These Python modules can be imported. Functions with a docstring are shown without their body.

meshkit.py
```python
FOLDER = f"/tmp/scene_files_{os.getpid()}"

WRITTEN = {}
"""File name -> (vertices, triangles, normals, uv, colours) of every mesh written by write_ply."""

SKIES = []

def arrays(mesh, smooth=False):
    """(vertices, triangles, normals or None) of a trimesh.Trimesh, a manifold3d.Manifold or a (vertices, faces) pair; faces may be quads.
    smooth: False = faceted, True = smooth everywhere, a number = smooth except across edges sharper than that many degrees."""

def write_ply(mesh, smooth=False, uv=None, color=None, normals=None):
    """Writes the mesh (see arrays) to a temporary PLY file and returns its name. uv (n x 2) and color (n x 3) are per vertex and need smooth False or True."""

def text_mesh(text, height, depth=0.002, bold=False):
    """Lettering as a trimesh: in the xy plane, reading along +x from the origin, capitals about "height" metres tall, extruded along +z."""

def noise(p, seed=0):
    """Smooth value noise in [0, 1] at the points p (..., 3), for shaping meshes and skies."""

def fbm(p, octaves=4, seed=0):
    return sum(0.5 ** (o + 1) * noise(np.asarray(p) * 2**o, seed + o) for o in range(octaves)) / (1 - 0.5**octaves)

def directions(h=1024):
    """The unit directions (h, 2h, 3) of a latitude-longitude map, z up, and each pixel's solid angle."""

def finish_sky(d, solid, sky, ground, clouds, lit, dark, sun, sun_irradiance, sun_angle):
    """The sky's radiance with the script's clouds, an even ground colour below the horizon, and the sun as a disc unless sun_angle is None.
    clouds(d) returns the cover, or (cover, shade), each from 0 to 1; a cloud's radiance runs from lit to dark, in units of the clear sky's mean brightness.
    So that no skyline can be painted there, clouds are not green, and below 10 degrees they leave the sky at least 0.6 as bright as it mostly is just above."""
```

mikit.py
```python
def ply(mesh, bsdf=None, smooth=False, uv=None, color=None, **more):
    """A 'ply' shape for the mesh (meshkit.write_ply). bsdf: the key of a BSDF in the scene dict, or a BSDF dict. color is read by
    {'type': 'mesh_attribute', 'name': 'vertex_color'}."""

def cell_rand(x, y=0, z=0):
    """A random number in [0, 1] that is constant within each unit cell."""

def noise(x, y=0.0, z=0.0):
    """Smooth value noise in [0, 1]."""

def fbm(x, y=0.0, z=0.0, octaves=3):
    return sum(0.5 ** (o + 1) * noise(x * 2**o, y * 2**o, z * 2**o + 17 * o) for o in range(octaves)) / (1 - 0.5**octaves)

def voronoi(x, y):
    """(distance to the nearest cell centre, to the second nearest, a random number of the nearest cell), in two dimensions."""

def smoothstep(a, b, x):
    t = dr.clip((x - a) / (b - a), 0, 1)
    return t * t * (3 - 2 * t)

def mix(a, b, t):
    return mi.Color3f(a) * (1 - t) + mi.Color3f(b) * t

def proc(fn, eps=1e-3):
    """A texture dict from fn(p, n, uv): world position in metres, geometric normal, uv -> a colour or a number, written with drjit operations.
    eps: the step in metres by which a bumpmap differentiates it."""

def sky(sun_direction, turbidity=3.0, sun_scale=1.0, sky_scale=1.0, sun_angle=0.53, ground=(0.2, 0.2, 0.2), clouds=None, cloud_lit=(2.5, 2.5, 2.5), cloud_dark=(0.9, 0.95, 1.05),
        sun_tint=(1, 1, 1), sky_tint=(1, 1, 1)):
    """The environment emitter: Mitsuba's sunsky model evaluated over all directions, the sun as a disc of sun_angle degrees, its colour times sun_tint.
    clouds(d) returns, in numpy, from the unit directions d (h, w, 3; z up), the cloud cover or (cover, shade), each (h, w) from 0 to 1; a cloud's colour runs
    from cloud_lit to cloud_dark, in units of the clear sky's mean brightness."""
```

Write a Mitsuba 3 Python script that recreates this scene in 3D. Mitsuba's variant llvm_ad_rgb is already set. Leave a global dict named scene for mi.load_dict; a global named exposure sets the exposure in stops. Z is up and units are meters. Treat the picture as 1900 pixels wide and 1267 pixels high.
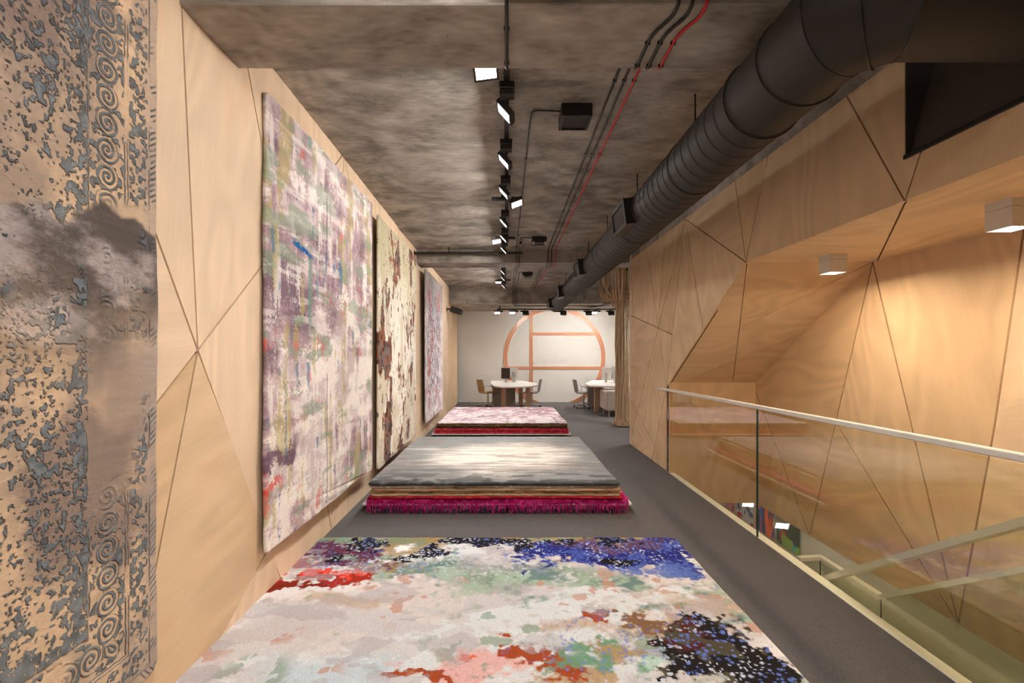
import math, random
import numpy as np
import trimesh
import drjit as dr
import mitsuba as mi
import mikit
import manifold3d
from shapely.geometry import Polygon, LineString, MultiPolygon, box as sbox
from shapely.ops import unary_union, polygonize
from mikit import fbm, noise, voronoi, cell_rand, smoothstep, mix

random.seed(7)
RNG = np.random.default_rng(7)
T = mi.ScalarTransform4f
scene, labels = {}, {}

# ------------------------------------------------------------------ camera, exposure
F, CX, CY, EYE = 850.0, 940.0, 657.0, 1.55
scene['camera'] = {
    'type': 'perspective', 'fov': 2 * math.degrees(math.atan(950 / F)), 'fov_axis': 'x',
    'principal_point_offset_x': (950 - CX) / 1900, 'principal_point_offset_y': -(CY - 633.5) / 1267,
    'near_clip': 0.05, 'far_clip': 200.0,
    'to_world': T().look_at(origin=[0, 0, EYE], target=[0, 1, EYE], up=[0, 0, 1]),
}
exposure = 0.2
WASH = 235.0          # radiance of the wall washers
COOL = (1.0, 0.965, 0.92)
WARM = (1.0, 0.80, 0.56)

# ------------------------------------------------------------------ measuring: a pixel of the photograph to a point of the room
def on_x(x, y, X):
    Y = F * X / (x - CX)
    return np.array([X, Y, EYE + (CY - y) * Y / F])
def on_z(x, y, z):
    Y = F * (EYE - z) / (y - CY)
    return np.array([(x - CX) * Y / F, Y, z])
def on_y(x, y, Y):
    return np.array([(x - CX) * Y / F, Y, EYE + (CY - y) * Y / F])
def on_plane(x, y, p0, n):
    d = np.array([(x - CX) / F, 1.0, (CY - y) / F]); o = np.array([0, 0, EYE])
    return o + d * (np.dot(np.asarray(p0) - o, n) / np.dot(d, n))

K = 1.028             # ceiling measure
SLAB, BEAM, SOFF = EYE + 1.85, EYE + 1.613, EYE + 1.39
XE = 2.12             # edge of the gallery floor
XF = 2.13             # face of the timber fascia
XS = 3.26             # far wall of the stairwell
YB = 14.8             # back wall
ZS = EYE + 0.82       # soffit over the stairs
YK = 4.08             # where the soffit starts to slope
YEND = 6.0            # end wall of the stairwell

# ------------------------------------------------------------------ materials
def rgb(*c): return {'type': 'rgb', 'value': list(map(float, c))}
def srgb(r, g, b):
    c = np.array([r, g, b]) / 255.0
    return tuple(np.where(c <= .04045, c / 12.92, ((c + .055) / 1.055) ** 2.4))
def princ(name, color, rough=.5, spec=.5, metal=0.0, bump=None, scale=1.0, eps=1e-3, **kw):
    col = mikit.proc(color) if callable(color) else rgb(*color)
    b = {'type': 'principled', 'base_color': col, 'roughness': rough, 'specular': spec, 'metallic': metal, **kw}
    if bump is not None:
        b = {'type': 'bumpmap', 'arbitrary': mikit.proc(bump, eps), 'scale': scale, 'bsdf': b}
    scene[name] = {'type': 'twosided', 'bsdf': b}
    return name

def ply_wood(tone):
    def f(p, n, uv):
        u, v = uv.x, uv.y
        w = fbm(u * 1.6, v * .55, 3.1, 3)
        rings = .5 + .5 * dr.sin(70.0 * w + 3.0 * noise(u * 3, v * 1.2, 9))
        fine = noise(u * 120, v * 7, 5)
        blot = fbm(u * 2.2, v * 2.2, 8, 3)
        k = 1.0 + .10 * (rings - .5) + .05 * (fine - .5) + .16 * (blot - .5)
        c = mi.Color3f(*tone) * k
        return mix(c, mi.Color3f(tone[0] * .92, tone[1] * .80, tone[2] * .66), smoothstep(.62, .8, fbm(u * 5, v * 2.3, 1.7, 3)) * .35)
    return f
PLY = [princ(f'mat_birch_{i}', ply_wood(t), .62, .18) for i, t in enumerate([(.72, .535, .37), (.67, .475, .295), (.64, .44, .26)])]
princ('mat_gap', (.016, .010, .006), .9, .1)

def concrete(p, n, uv):
    wx_, wy_ = p.x + .25 * noise(p.x * 1.3, p.y * 1.3, 5), p.y + .12 * noise(p.x * 2.1, p.y * 2.1, 9)
    big = fbm(wx_ * .9, wy_ * 1.3, p.z * 1.1, 4)
    mid = fbm(wx_ * 3.6, wy_ * 6.0, p.z * 9.0, 4)
    grain = fbm(p.x * 16, p.y * 48, p.z * 50, 3)
    arc = noise(wx_ * 1.1, wy_ * 2.0, 3)
    sweep = .5 + .5 * dr.sin(46 * (arc + .5 * wx_ + .2 * noise(wx_ * 4, wy_ * 4, 2)))
    pit = smoothstep(.84, .90, noise(p.x * 60, p.y * 60, p.z * 60)) * smoothstep(.5, .7, noise(p.x * 3, p.y * 3, p.z * 3 + 4))
    stain = smoothstep(.56, .74, fbm(wx_ * 2.3, wy_ * 5.0, p.z * 5 + 11, 4))
    sw2 = fbm(wx_ * 5.5 + 2.5 * arc, wy_ * 6.5 - 2.2 * arc, p.z * 5, 5)
    k = .46 + 1.15 * (big - .5) + .75 * (mid - .5) + .45 * (grain - .5) + .95 * (sw2 - .5) + .16 * (sweep - .5) * smoothstep(.4, .7, big)
    c = mix(mi.Color3f(.150, .131, .110), mi.Color3f(.48, .432, .378), dr.clip(k, 0, 1))
    c = c * (1 - .30 * stain)
    jy = dr.abs(p.y / 1.22 + .2 - dr.floor(p.y / 1.22 + .2) - .5)
    jx = dr.abs((p.x + .42) / 2.44 - dr.floor((p.x + .42) / 2.44) - .5)
    j = dr.maximum(1 - smoothstep(.002, .007, jy), 1 - smoothstep(.001, .0035, jx))
    c = c * (1 - .34 * j * smoothstep(.3, .6, noise(p.x * 4, p.y * 4, 3)))
    return c * (1 - .35 * pit)
princ('mat_concrete', concrete, .62, .3)
def carpet(p, n, uv):
    k = .80 + .4 * noise(p.x * 300, p.y * 300, 1) + .12 * (fbm(p.x * 3, p.y * 3, 2, 3) - .5)
    return mi.Color3f(.098, .090, .088) * k
princ('mat_carpet', carpet, .95, .1)
princ('mat_white_wall', (.70, .655, .595), .6, .3)
princ('mat_lower_wall', (.72, .66, .56), .7, .2)
princ('mat_black', (.014, .0125, .012), .38, .45)
princ('mat_black_matt', (.033, .030, .028), .62, .3)
princ('mat_duct', (.024, .0205, .019), .58, .4)
princ('mat_recess', (.070, .061, .054), .6, .3)
princ('mat_slat', (.085, .078, .072), .5, .4)
princ('mat_red', (.52, .012, .018), .4, .5)
princ('mat_white_metal', (.66, .63, .58), .4, .4)
princ('mat_cream_metal', (.74, .75, .72), .4, .4)
princ('mat_steel', (.72, .70, .65), .35, .5, .2)
princ('mat_copper', (.76, .36, .21), .34, .5, .55)
princ('mat_desk_white', (.80, .78, .75), .35, .5)
princ('mat_oak', (.60, .41, .26), .5, .4)
princ('mat_felt_grey', (.40, .36, .335), .85, .2)
princ('mat_chair_tan', (.42, .27, .13), .5, .4)
princ('mat_chair_grey', (.30, .28, .26), .6, .3)
princ('mat_sofa', (.62, .55, .50), .85, .2)
princ('mat_screen', (.02, .012, .012), .25, .5)
princ('mat_chrome', (.7, .68, .65), .2, .5, .9)
def rope(p, n, uv):
    k = .8 + .4 * noise(p.x * 60, p.y * 60, p.z * 9) 
    return mi.Color3f(.64, .475, .30) * k
princ('mat_rope', rope, .85, .2)
scene['mat_glass'] = {'type': 'thindielectric', 'int_ior': 1.62, 'specular_transmittance': rgb(.90, .89, .74)}
scene['mat_glass_green'] = {'type': 'thindielectric', 'int_ior': 1.55, 'specular_transmittance': rgb(.68, .70, .54)}
princ('mat_glass_edge', (.02, .05, .035), .15, .6)
princ('mat_lens', (.85, .85, .85), .5, .3)

# ------------------------------------------------------------------ mesh helpers
def cat(*ms): return trimesh.util.concatenate([m for m in ms if m is not None])
def bx(x0, x1, y0, y1, z0, z1, bev=0.0):
    if bev <= 0:
        m = trimesh.creation.box((x1 - x0, y1 - y0, z1 - z0)); m.apply_translation([(x0 + x1) / 2, (y0 + y1) / 2, (z0 + z1) / 2]); return m
    pts = []
    for a, sx in ((x0, 1), (x1, -1)):
        for b, sy in ((y0, 1), (y1, -1)):
            for c, sz in ((z0, 1), (z1, -1)):
                pts += [(a + sx * bev, b + sy * bev, c), (a + sx * bev, b, c + sz * bev), (a, b + sy * bev, c + sz * bev)]
    return trimesh.convex.convex_hull(np.array(pts))
def frame_of(n):
    n = np.asarray(n, float); n = n / np.linalg.norm(n)
    a = np.cross([0, 0, 1.0] if abs(n[2]) < .9 else [0, 1.0, 0], n); a /= np.linalg.norm(a)
    return a, np.cross(n, a), n
def oriented(mesh, o, n, up=None):
    """local x,y in the plane, z along n"""
    n = np.asarray(n, float); n /= np.linalg.norm(n)
    if up is None: a, b, n = frame_of(n)
    else:
        b = np.asarray(up, float) - n * np.dot(up, n); b /= np.linalg.norm(b); a = np.cross(b, n)
    M = np.eye(4); M[:3, 0], M[:3, 1], M[:3, 2], M[:3, 3] = a, b, n, o
    m = mesh.copy(); m.apply_transform(M); return m
def tube(pts, r, sides=8, closed=False, caps=True):
    p = np.asarray(pts, float); k = len(p)
    t = np.gradient(p, axis=0) if not closed else np.roll(p, -1, 0) - np.roll(p, 1, 0)
    t /= np.linalg.norm(t, axis=1, keepdims=True) + 1e-12
    a = np.cross(t[0], [0, 0, 1] if abs(t[0][2]) < .9 else [1, 0, 0]); a /= np.linalg.norm(a)
    A = []
    for i in range(k):
        a = a - t[i] * np.dot(a, t[i]); a /= np.linalg.norm(a) + 1e-12; A.append(a)
    A = np.array(A); B = np.cross(t, A)
    ang = np.arange(sides) * 2 * np.pi / sides
    rr = np.broadcast_to(np.asarray(r, float), (k,))
    v = p[:, None] + rr[:, None, None] * (np.cos(ang)[None, :, None] * A[:, None] + np.sin(ang)[None, :, None] * B[:, None])
    v = v.reshape(-1, 3); f = []
    for i in range(k if closed else k - 1):
        j = (i + 1) % k
        for s in range(sides):
            q = (s + 1) % sides
            f += [(i * sides + s, i * sides + q, j * sides + q), (i * sides + s, j * sides + q, j * sides + s)]
    if caps and not closed:
        for s in range(1, sides - 1):
            f += [(0, s + 1, s), ((k - 1) * sides, (k - 1) * sides + s, (k - 1) * sides + s + 1)]
    return trimesh.Trimesh(v, f, process=False)
def path(*pts, rad=.05, n=5):
    """polyline with rounded bends"""
    P = [np.asarray(p, float) for p in pts]; out = [P[0]]
    for a, b, c in zip(P, P[1:], P[2:]):
        d1, d2 = a - b, c - b; l1, l2 = np.linalg.norm(d1), np.linalg.norm(d2); r = min(rad, l1 * .45, l2 * .45)
        s, e = b + d1 / l1 * r, b + d2 / l2 * r
        for k in range(n + 1):
            w = k / n; out.append((1 - w) ** 2 * s + 2 * w * (1 - w) * b + w * w * e)
    out.append(P[-1]); return out
def lathe(prof, o, axis, sides=32, caps=False):
    """prof: (r, t) along axis from o"""
    a, b, n = frame_of(axis); prof = np.asarray(prof, float); ang = np.arange(sides) * 2 * np.pi / sides
    v = np.asarray(o) + prof[:, 1][:, None, None] * n + prof[:, 0][:, None, None] * (np.cos(ang)[None, :, None] * a + np.sin(ang)[None, :, None] * b)
    k = len(prof); v = v.reshape(-1, 3); f = []
    for i in range(k - 1):
        for s in range(sides):
            q = (s + 1) % sides
            f += [(i * sides + s, i * sides + q, (i + 1) * sides + q), (i * sides + s, (i + 1) * sides + q, (i + 1) * sides + s)]
    if caps:
        for s in range(1, sides - 1):
            f += [(0, s + 1, s), ((k - 1) * sides, (k - 1) * sides + s, (k - 1) * sides + s + 1)]
    return trimesh.Trimesh(v, f, process=False)
def extrude(poly, h):
    if isinstance(poly, MultiPolygon): return cat(*[extrude(g, h) for g in poly.geoms])
    return trimesh.creation.extrude_polygon(poly, h, engine='earcut')

# ------------------------------------------------------------------ naming
USED = {}
def numbered(key):
    k = USED.get(key, 0); USED[key] = k + 1
    return key if k == 0 else f'{key}_{k:03d}'
def thing(name, label, cat_, group=None):
    k = numbered(name); labels[k] = {'label': label, 'category': cat_}
    if group: labels[k]['group'] = group
    return k
def part(parent, name, mesh, mat, label=None, kind=None, **kw):
    k = numbered(f'{parent}__{name}'); scene[k] = mikit.ply(mesh, mat, **kw)
    d = {}
    if label: d['label'] = label
    if kind: d['kind'] = kind
    if d: labels[k] = d
    return k
def solo(name, label, cat_, mesh, mat, group=None, **kw):
    k = thing(name, label, cat_, group); scene[k] = mikit.ply(mesh, mat, **kw); return k
def struct(name, mesh, mat, label=None, **kw):
    k = numbered(name); scene[k] = mikit.ply(mesh, mat, **kw); labels[k] = {'kind': 'structure'}
    if label: labels[k]['label'] = label
    return k
def emit(parent, name, mesh, radiance, label=None, weight=1.0):
    k = part(parent, name, mesh, 'mat_lens', label); scene[k]['emitter'] = {'type': 'area', 'radiance': rgb(*radiance), 'sampling_weight': float(weight)}; return k

# ------------------------------------------------------------------ panelled walls
def panel_mesh(pts, n, inset, thick, rot):
    """a timber board with its outline pts (coplanar, any order of turn), face towards n; uv in metres, turned by rot"""
    a, b, n = frame_of(n); o = np.asarray(pts[0], float)
    P = Polygon([((p - o) @ a, (p - o) @ b) for p in map(np.asarray, pts)]).buffer(0)
    if inset: P = P.buffer(-inset, join_style=2)
    if P.is_empty: return None, None
    if isinstance(P, MultiPolygon): P = max(P.geoms, key=lambda g: g.area)
    m = extrude(P, thick); m.apply_translation([0, 0, -thick])
    m.unmerge_vertices()
    c, s = math.cos(rot), math.sin(rot)
    uv = np.stack([m.vertices[:, 0] * c - m.vertices[:, 1] * s, m.vertices[:, 0] * s + m.vertices[:, 1] * c], 1) + RNG.uniform(0, 40, 2)
    m.vertices = o + m.vertices[:, :1] * a + m.vertices[:, 1:2] * b + m.vertices[:, 2:] * n
    return m, uv
def planar_wall(name, outline, seams, n, mats, inset=.004, thick=.018, rots=None, label=None):
    """outline and seams in 3-D on one plane: cut into boards"""
    a, b, n = frame_of(n); o = np.asarray(outline[0], float)
    to2 = lambda p: ((np.asarray(p) - o) @ a, (np.asarray(p) - o) @ b)
    out = Polygon([to2(p) for p in outline]).buffer(0)
    out = out.buffer(inset, join_style=2)
    lines = [out.exterior]
    for s in seams:
        q = np.array([to2(p) for p in s]); d = q[-1] - q[-2]; e = q[0] - q[1]
        q[-1] += d / np.linalg.norm(d) * .015; q[0] += e / np.linalg.norm(e) * .015
        lines.append(LineString(q))
    cells = [c for c in polygonize(unary_union(lines)) if out.contains(c.representative_point()) and c.area > 2e-4]
    back = extrude(out.buffer(-.006, join_style=2), .01)
    back.vertices = o + back.vertices[:, :1] * a + back.vertices[:, 1:2] * b + (back.vertices[:, 2:] - .030) * n
    root = struct(name, back, 'mat_gap', label)
    for i, c in enumerate(cells):
        pts = [o + x * a + y * b for x, y in list(c.exterior.coords)[:-1]]
        m, uv = panel_mesh(pts, n, inset, thick, (rots or [0, .5, 1.57, -.4, 1.1])[i % (len(rots) if rots else 5)])
        if m is not None: part(root, 'panel', m, mats[i % len(mats)], uv=uv)
    return root

# ================================================================== STRUCTURE
# floor of the gallery, and the room beyond where the timber wall ends
floor_poly = Polygon([(-1.9, -4), (XE, -4), (XE, 6.02), (XE, 7.9), (6.2, 7.9), (6.2, YB + .1), (-1.9, YB + .1)])
m = extrude(floor_poly, .3); m.apply_translation([0, 0, -.3])
struct('floor', m, 'mat_carpet')
struct('trim_1', bx(XE + .012, XE + .085, -4, 6.0, -.06, -.004), 'mat_cream_metal', 'cream slab edge strip below the glass balustrade')
# ceiling
ceil = struct('ceiling', bx(-1.9, 6.2, -4, YB, SLAB, SLAB + .2), 'mat_concrete')
def beam(y0, y1, z, x1=6.2): return part(ceil, 'beam', bx(-1.9, x1, y0, y1, z, SLAB + .01, .006), 'mat_concrete')
beam(2.055 * K, 2.521 * K, BEAM, 2.3); beam(7.873 * K, 8.325 * K, BEAM); beam(12.31 * K, YB, SOFF); beam(-3.4, -2.9, BEAM, 2.3)
part(ceil, 'beam', bx(XF + .012, XF + .5, -4, 7.9, EYE + 1.60, SLAB + .01, .004), 'mat_concrete')
# shell
struct('wall_back', bx(-1.9, 6.2, YB, YB + .1, 0, SLAB), 'mat_white_wall')
struct('wall_rear', bx(-1.9, XS + .2, -4.1, -4, -3.3, SLAB), 'mat_white_wall')
struct('wall_side', bx(6.2, 6.3, 7.9, YB, 0, SLAB), 'mat_white_wall')

# left wall: folded birch panels.  (x, y, X)
def ceil_x(x, y): return -(CX - x) / (CY - y) * 1.85
Q = (367, 650, -1.525); S = (519, 450, -1.52); F1 = (522, 1077, -1.55); F2 = (615.4, 983, -1.55); F3 = (753.5, 845, -1.55)
T2 = (638, 284, ceil_x(638, 293.6)); T3 = (738.5, 411, ceil_x(738, 420.5)); MM = (695.5, 567, -1.54); G = (800, 640, -1.565)
F4 = (768, 831, -1.55)
PANELS = [
    [Q, (327, -200, -1.505), (60, -200, -1.505)],
    [Q, (60, -200, -1.505), (-200, -200, -1.51), (-200, 1382, -1.54)],
    [Q, (-200, 1382, -1.54), (-200, 1800, -1.55), (227.6, 1372, -1.55)],
    [Q, (227.6, 1372, -1.55), (402.6, 1197, -1.55), (503, 1008, -1.545)],
    [(503, 1008, -1.545), (402.6, 1197, -1.55), F1],
    [Q, F1, F2, S],
    [Q, S, (437, 0, -1.505), (400, -200, -1.505), (327, -200, -1.505)],
    [S, (437, 0, -1.505), (400, -200, -1.505), (500, 95, -1.51), T2],
    [S, T2, F2],
    [T2, MM, F3, F2],
    [T2, T3, MM],
    [MM, T3, F3],
    [T3, (767, 448, -1.62), (792, 466, -1.60), G, F4, F3],
    [F4, G, (792, 466, -1.60), (832, 522, -1.60), (832, 767, -1.55)],
    [(832, 522, -1.60), (840.5, 533, -1.60), (840.5, 758.5, -1.55), (832, 767, -1.55)],
    [(840.5, 533, -1.60), (848.5, 545, -1.60), (848.5, 750.5, -1.55), (840.5, 758.5, -1.55)],
]
backs, fronts = [], []
for k, poly in enumerate(PANELS):
    P = np.array([on_x(x, y, X) for x, y, X in poly])
    c = P.mean(0); n = np.linalg.svd(P - c)[2][2]; n = n * np.sign(n[0])
    pts = [on_plane(x, y, c, n) for x, y, _ in poly]
    b, _ = panel_mesh([p - n * .045 for p in pts], n, -.01, .01, 0)
    backs.append(b)
    fronts.append(panel_mesh(pts, n, .0055, .018, [.1, 1.5, 1.2, 1.45, .3, 0, .15, .05, 0, .1, .2, 0, .1, .1, 0, 0][k]))
wl = struct('wall_left', cat(*backs, bx(-1.75, -1.66, -4, YB, 0, SLAB)), 'mat_gap')
for k, (m, uv) in enumerate(fronts): part(wl, 'panel', m, PLY[[0, 0, 2, 1, 0, 0, 0, 0, 0, 0, 0, 0, 0, 0, 1, 1][k]], uv=uv)
for y0, y1 in ((-4, -1.6), (-1.6, 1.10)):
    m, uv = panel_mesh(np.array([[-1.52, y0, 0], [-1.52, y1, 0], [-1.52, y1, SLAB], [-1.52, y0, SLAB]]), (1, 0, 0), .0045, .018, .2)
    part(wl, 'panel', m, PLY[0], uv=uv)

# right wall: timber fascia with the opening to the stairs
fx = lambda x, y: on_x(x, y, XF)
ZT = EYE + 1.615
A0, A1 = fx(1238, 718), fx(1386, 485.5)
A0[1] = 6.10; A1[1], A1[2] = YK, ZS
YL = F * XF / (1168 - CX)
YJ, ZJ = 2.45, 2.60        # black recess: far jamb and sill
YN = -4.0
outline = [(XF, YL, 0), (XF, 6.10, 0), A0, A1, (XF, YN, ZS), (XF, YN, ZJ), (XF, YJ, ZJ), (XF, YJ, ZT), (XF, YL, ZT)]
c_ = fx(1271, 409); c_[2] = ZT; kk = fx(1221.7, 609)
sm = [[fx(1363.8, 334), A1], [fx(1425, 290), A1], [c_, A1], [c_, fx(1305, 613)], [c_, kk], [fx(1232, 436), kk], [fx(1199, 458), kk],
      [fx(1168, 584), fx(1248, 621)], [c_, A0], [kk, A0], [kk, fx(1168, 823)], [fx(1170.5, 480), fx(1182.5, 761)],
      [fx(1168, 736), fx(1236, 869)], [A0, fx(1210, 853)], [fx(1571, 178), fx(1679, 373.5)], [fx(1711, 275), fx(1679, 373.5)],
      [(XF, .9, ZJ), (XF, .6, ZS)], [(XF, -1.2, ZJ), (XF, -1.5, ZS)]]
planar_wall('wall_right', outline, sm, (-1, 0, 0), [PLY[2], PLY[1], PLY[2], PLY[1], PLY[1]], .005, rots=[.1, 1.5, .3, 0, -.3])
# black recess above the fascia
rv = np.array([[XF + .018, YJ, ZJ], [XF + .018, YN, ZJ], [XF + .22, YN, SLAB], [XF + .22, YJ, SLAB]])
rv = np.vstack([rv, rv + [.04, 0, 0]])
rm = trimesh.Trimesh(rv, [[0, 1, 2], [0, 2, 3], [4, 6, 5], [4, 7, 6], [0, 4, 5], [0, 5, 1], [3, 2, 6], [3, 6, 7], [0, 3, 7], [0, 7, 4], [1, 5, 6], [1, 6, 2]], process=False)
wp = struct('wall_recess', rm, 'mat_recess', 'black sloped panel above the timber fascia')
part(wp, 'jamb', bx(XF + .002, XF + .3, YJ - .006, YJ + .02, ZJ, SLAB), 'mat_recess')
part(wp, 'sill', bx(XF - .012, XF + .03, YN, YJ, ZJ - .012, ZJ + .012, .003), 'mat_black')

# soffit over the stairs: level part, then sloped part
planar_wall('ceiling_stairs', [(XF + .019, YK, ZS), (XS, YK, ZS), (XS, YN, ZS), (XF + .019, YN, ZS)],
            [[on_z(1681, 374, ZS), on_z(1628, 484, ZS)], [on_z(1683, 372, ZS), on_z(1900, 348, ZS)], [on_z(1690, 371, ZS), on_z(1900, 327, ZS)],
             [(XF, .4, ZS), (XS, 1.0, ZS)], [(XF, -1.5, ZS), (XS, -1.0, ZS)]],
            (0, 0, -1), [PLY[1], PLY[2], PLY[2]], .005, rots=[1.5, .2, 1.3])
dz = ZS - 1.118; dy = 6.10 - YK
zend = ZS - dz * (YEND - YK) / dy
ns = np.array([0, -dz, -dy]); ns = ns / np.linalg.norm(ns)
ps = np.array([XF, YK, ZS])
sp = lambda x, y: on_plane(x, y, ps, ns)
planar_wall('ceiling_slope', [(XF + .019, YK, ZS), (XS, YK, ZS), (XS, YEND, zend), (XF + .019, YEND, zend)],
            [[sp(1386, 487), sp(1372, 610), sp(1358, 723)], [sp(1280, 656), (XS, YK, ZS)], [sp(1245, 718), sp(1502, 613)],
             [sp(1338, 567), sp(1376, 567)], [sp(1310, 611), sp(1372, 611)]],
            ns, [PLY[2], PLY[1], PLY[2]], .0035, rots=[1.5, 1.5, 1.2])
# end wall and far wall of the stairwell, down to the ceiling of the floor below
ZL = -0.40
ey = lambda x, y: on_y(x, y, YEND)
planar_wall('wall_stairs_end', [(XF, YEND, zend), (XS, YEND, zend), (XS, YEND, ZL), (XF, YEND, ZL)],
            [[ey(1358, 723), ey(1312, 928)]], (0, -1, 0), [PLY[2], PLY[1]], .0035)
wx = lambda x, y: on_x(x, y, XS)
V1, V2 = wx(1502, 993), wx(1778, 1156); V1[2] = V2[2] = ZL
TS = np.array([XS, YK, ZS])
planar_wall('wall_stairs', [(XS, YEND, ZL), (XS, YEND, zend), (XS, YK, ZS), (XS, YN, ZS), (XS, YN, ZL)],
            [[TS, V1], [TS, V2], [wx(1470, 650), V2], [wx(1400, 721), V1], [wx(1680, 703), wx(2050, 899)], [wx(1905, 390), wx(1846, 786), V2],
             [(XS, 1.7, ZS), (XS, .4, ZL)], [(XS, .4, ZL), (XS, -1.0, ZS)]],
            (-1, 0, 0), [PLY[1], PLY[2], PLY[1], PLY[0], PLY[2]], .0075, rots=[.2, 1.45, -.2, 1.3, .6])
struct('wall_landing', bx(XF, 6.2, 7.86, 7.90, 0, SLAB), 'mat_white_wall')
struct('wall_shaft', bx(XF + .02, XS + .1, YEND + .06, 7.85, 0, .1), 'mat_gap')
# floor below, seen through the glass
XP = 5.7
struct('wall_below', bx(XP, XP + .1, -4, 12, -3.3, ZL), 'mat_lower_wall', 'white picture wall of the floor below')
struct('floor_below', bx(XE - 4, XP, -4, 12, -3.4, -3.3), 'mat_lower_wall')
struct('ceiling_below', bx(XS + .02, XP, -4, 12, ZL, ZL + .05), 'mat_lower_wall')
struct('wall_below_end', bx(XE - 4, XP, 12, 12.1, -3.3, -.3), 'mat_lower_wall')
struct('wall_below_left', bx(XE - 4.1, XE - 4, -4, 12, -3.3, -.3), 'mat_lower_wall')

# ================================================================== COPPER EMBLEM ON THE BACK WALL
def annulus(cx, cy, r0, r1, n=128):
    from shapely.geometry import Point
    return Point(cx, cy).buffer(r1, n // 4).difference(Point(cx, cy).buffer(r0, n // 4))
kB = YB / F
ex = lambda x: (x - CX) * kB
ez = lambda y: EYE + (CY - y) * kB
r1 = 94.5 * kB; r0 = r1 - 7.4 * kB; EC = ez(663)
emb = thing('wall_emblem', 'large copper ring emblem crossed by bars on the white back wall', 'emblem')
room = sbox(-5, 0.004, 9, SOFF - .004)
def emb_part(name, poly, d):
    m = extrude(poly.intersection(room), d); m = oriented(m, (0, YB - .0005, 0), (0, -1, 0), (0, 0, 1))
    m.vertices[:, 0] *= 1
    part(emb, name, m, 'mat_copper')
# in the wall's own frame x runs to the right as seen from the room
emb_part('ring', annulus(ex(1028.5), EC, r0, r1), .02)
disc = annulus(ex(1028.5), EC, .001, r0 + .02)
emb_part('bar', sbox(ex(982.3), 0, ex(988.5), 3).intersection(disc), .019)
emb_part('bar', sbox(ex(988.5), ez(622.2), ex(1200), ez(616.8)).intersection(disc), .018)
emb_part('bar', sbox(ex(900), ez(685.2), ex(1200), ez(679.8)).intersection(disc), .018)

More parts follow.
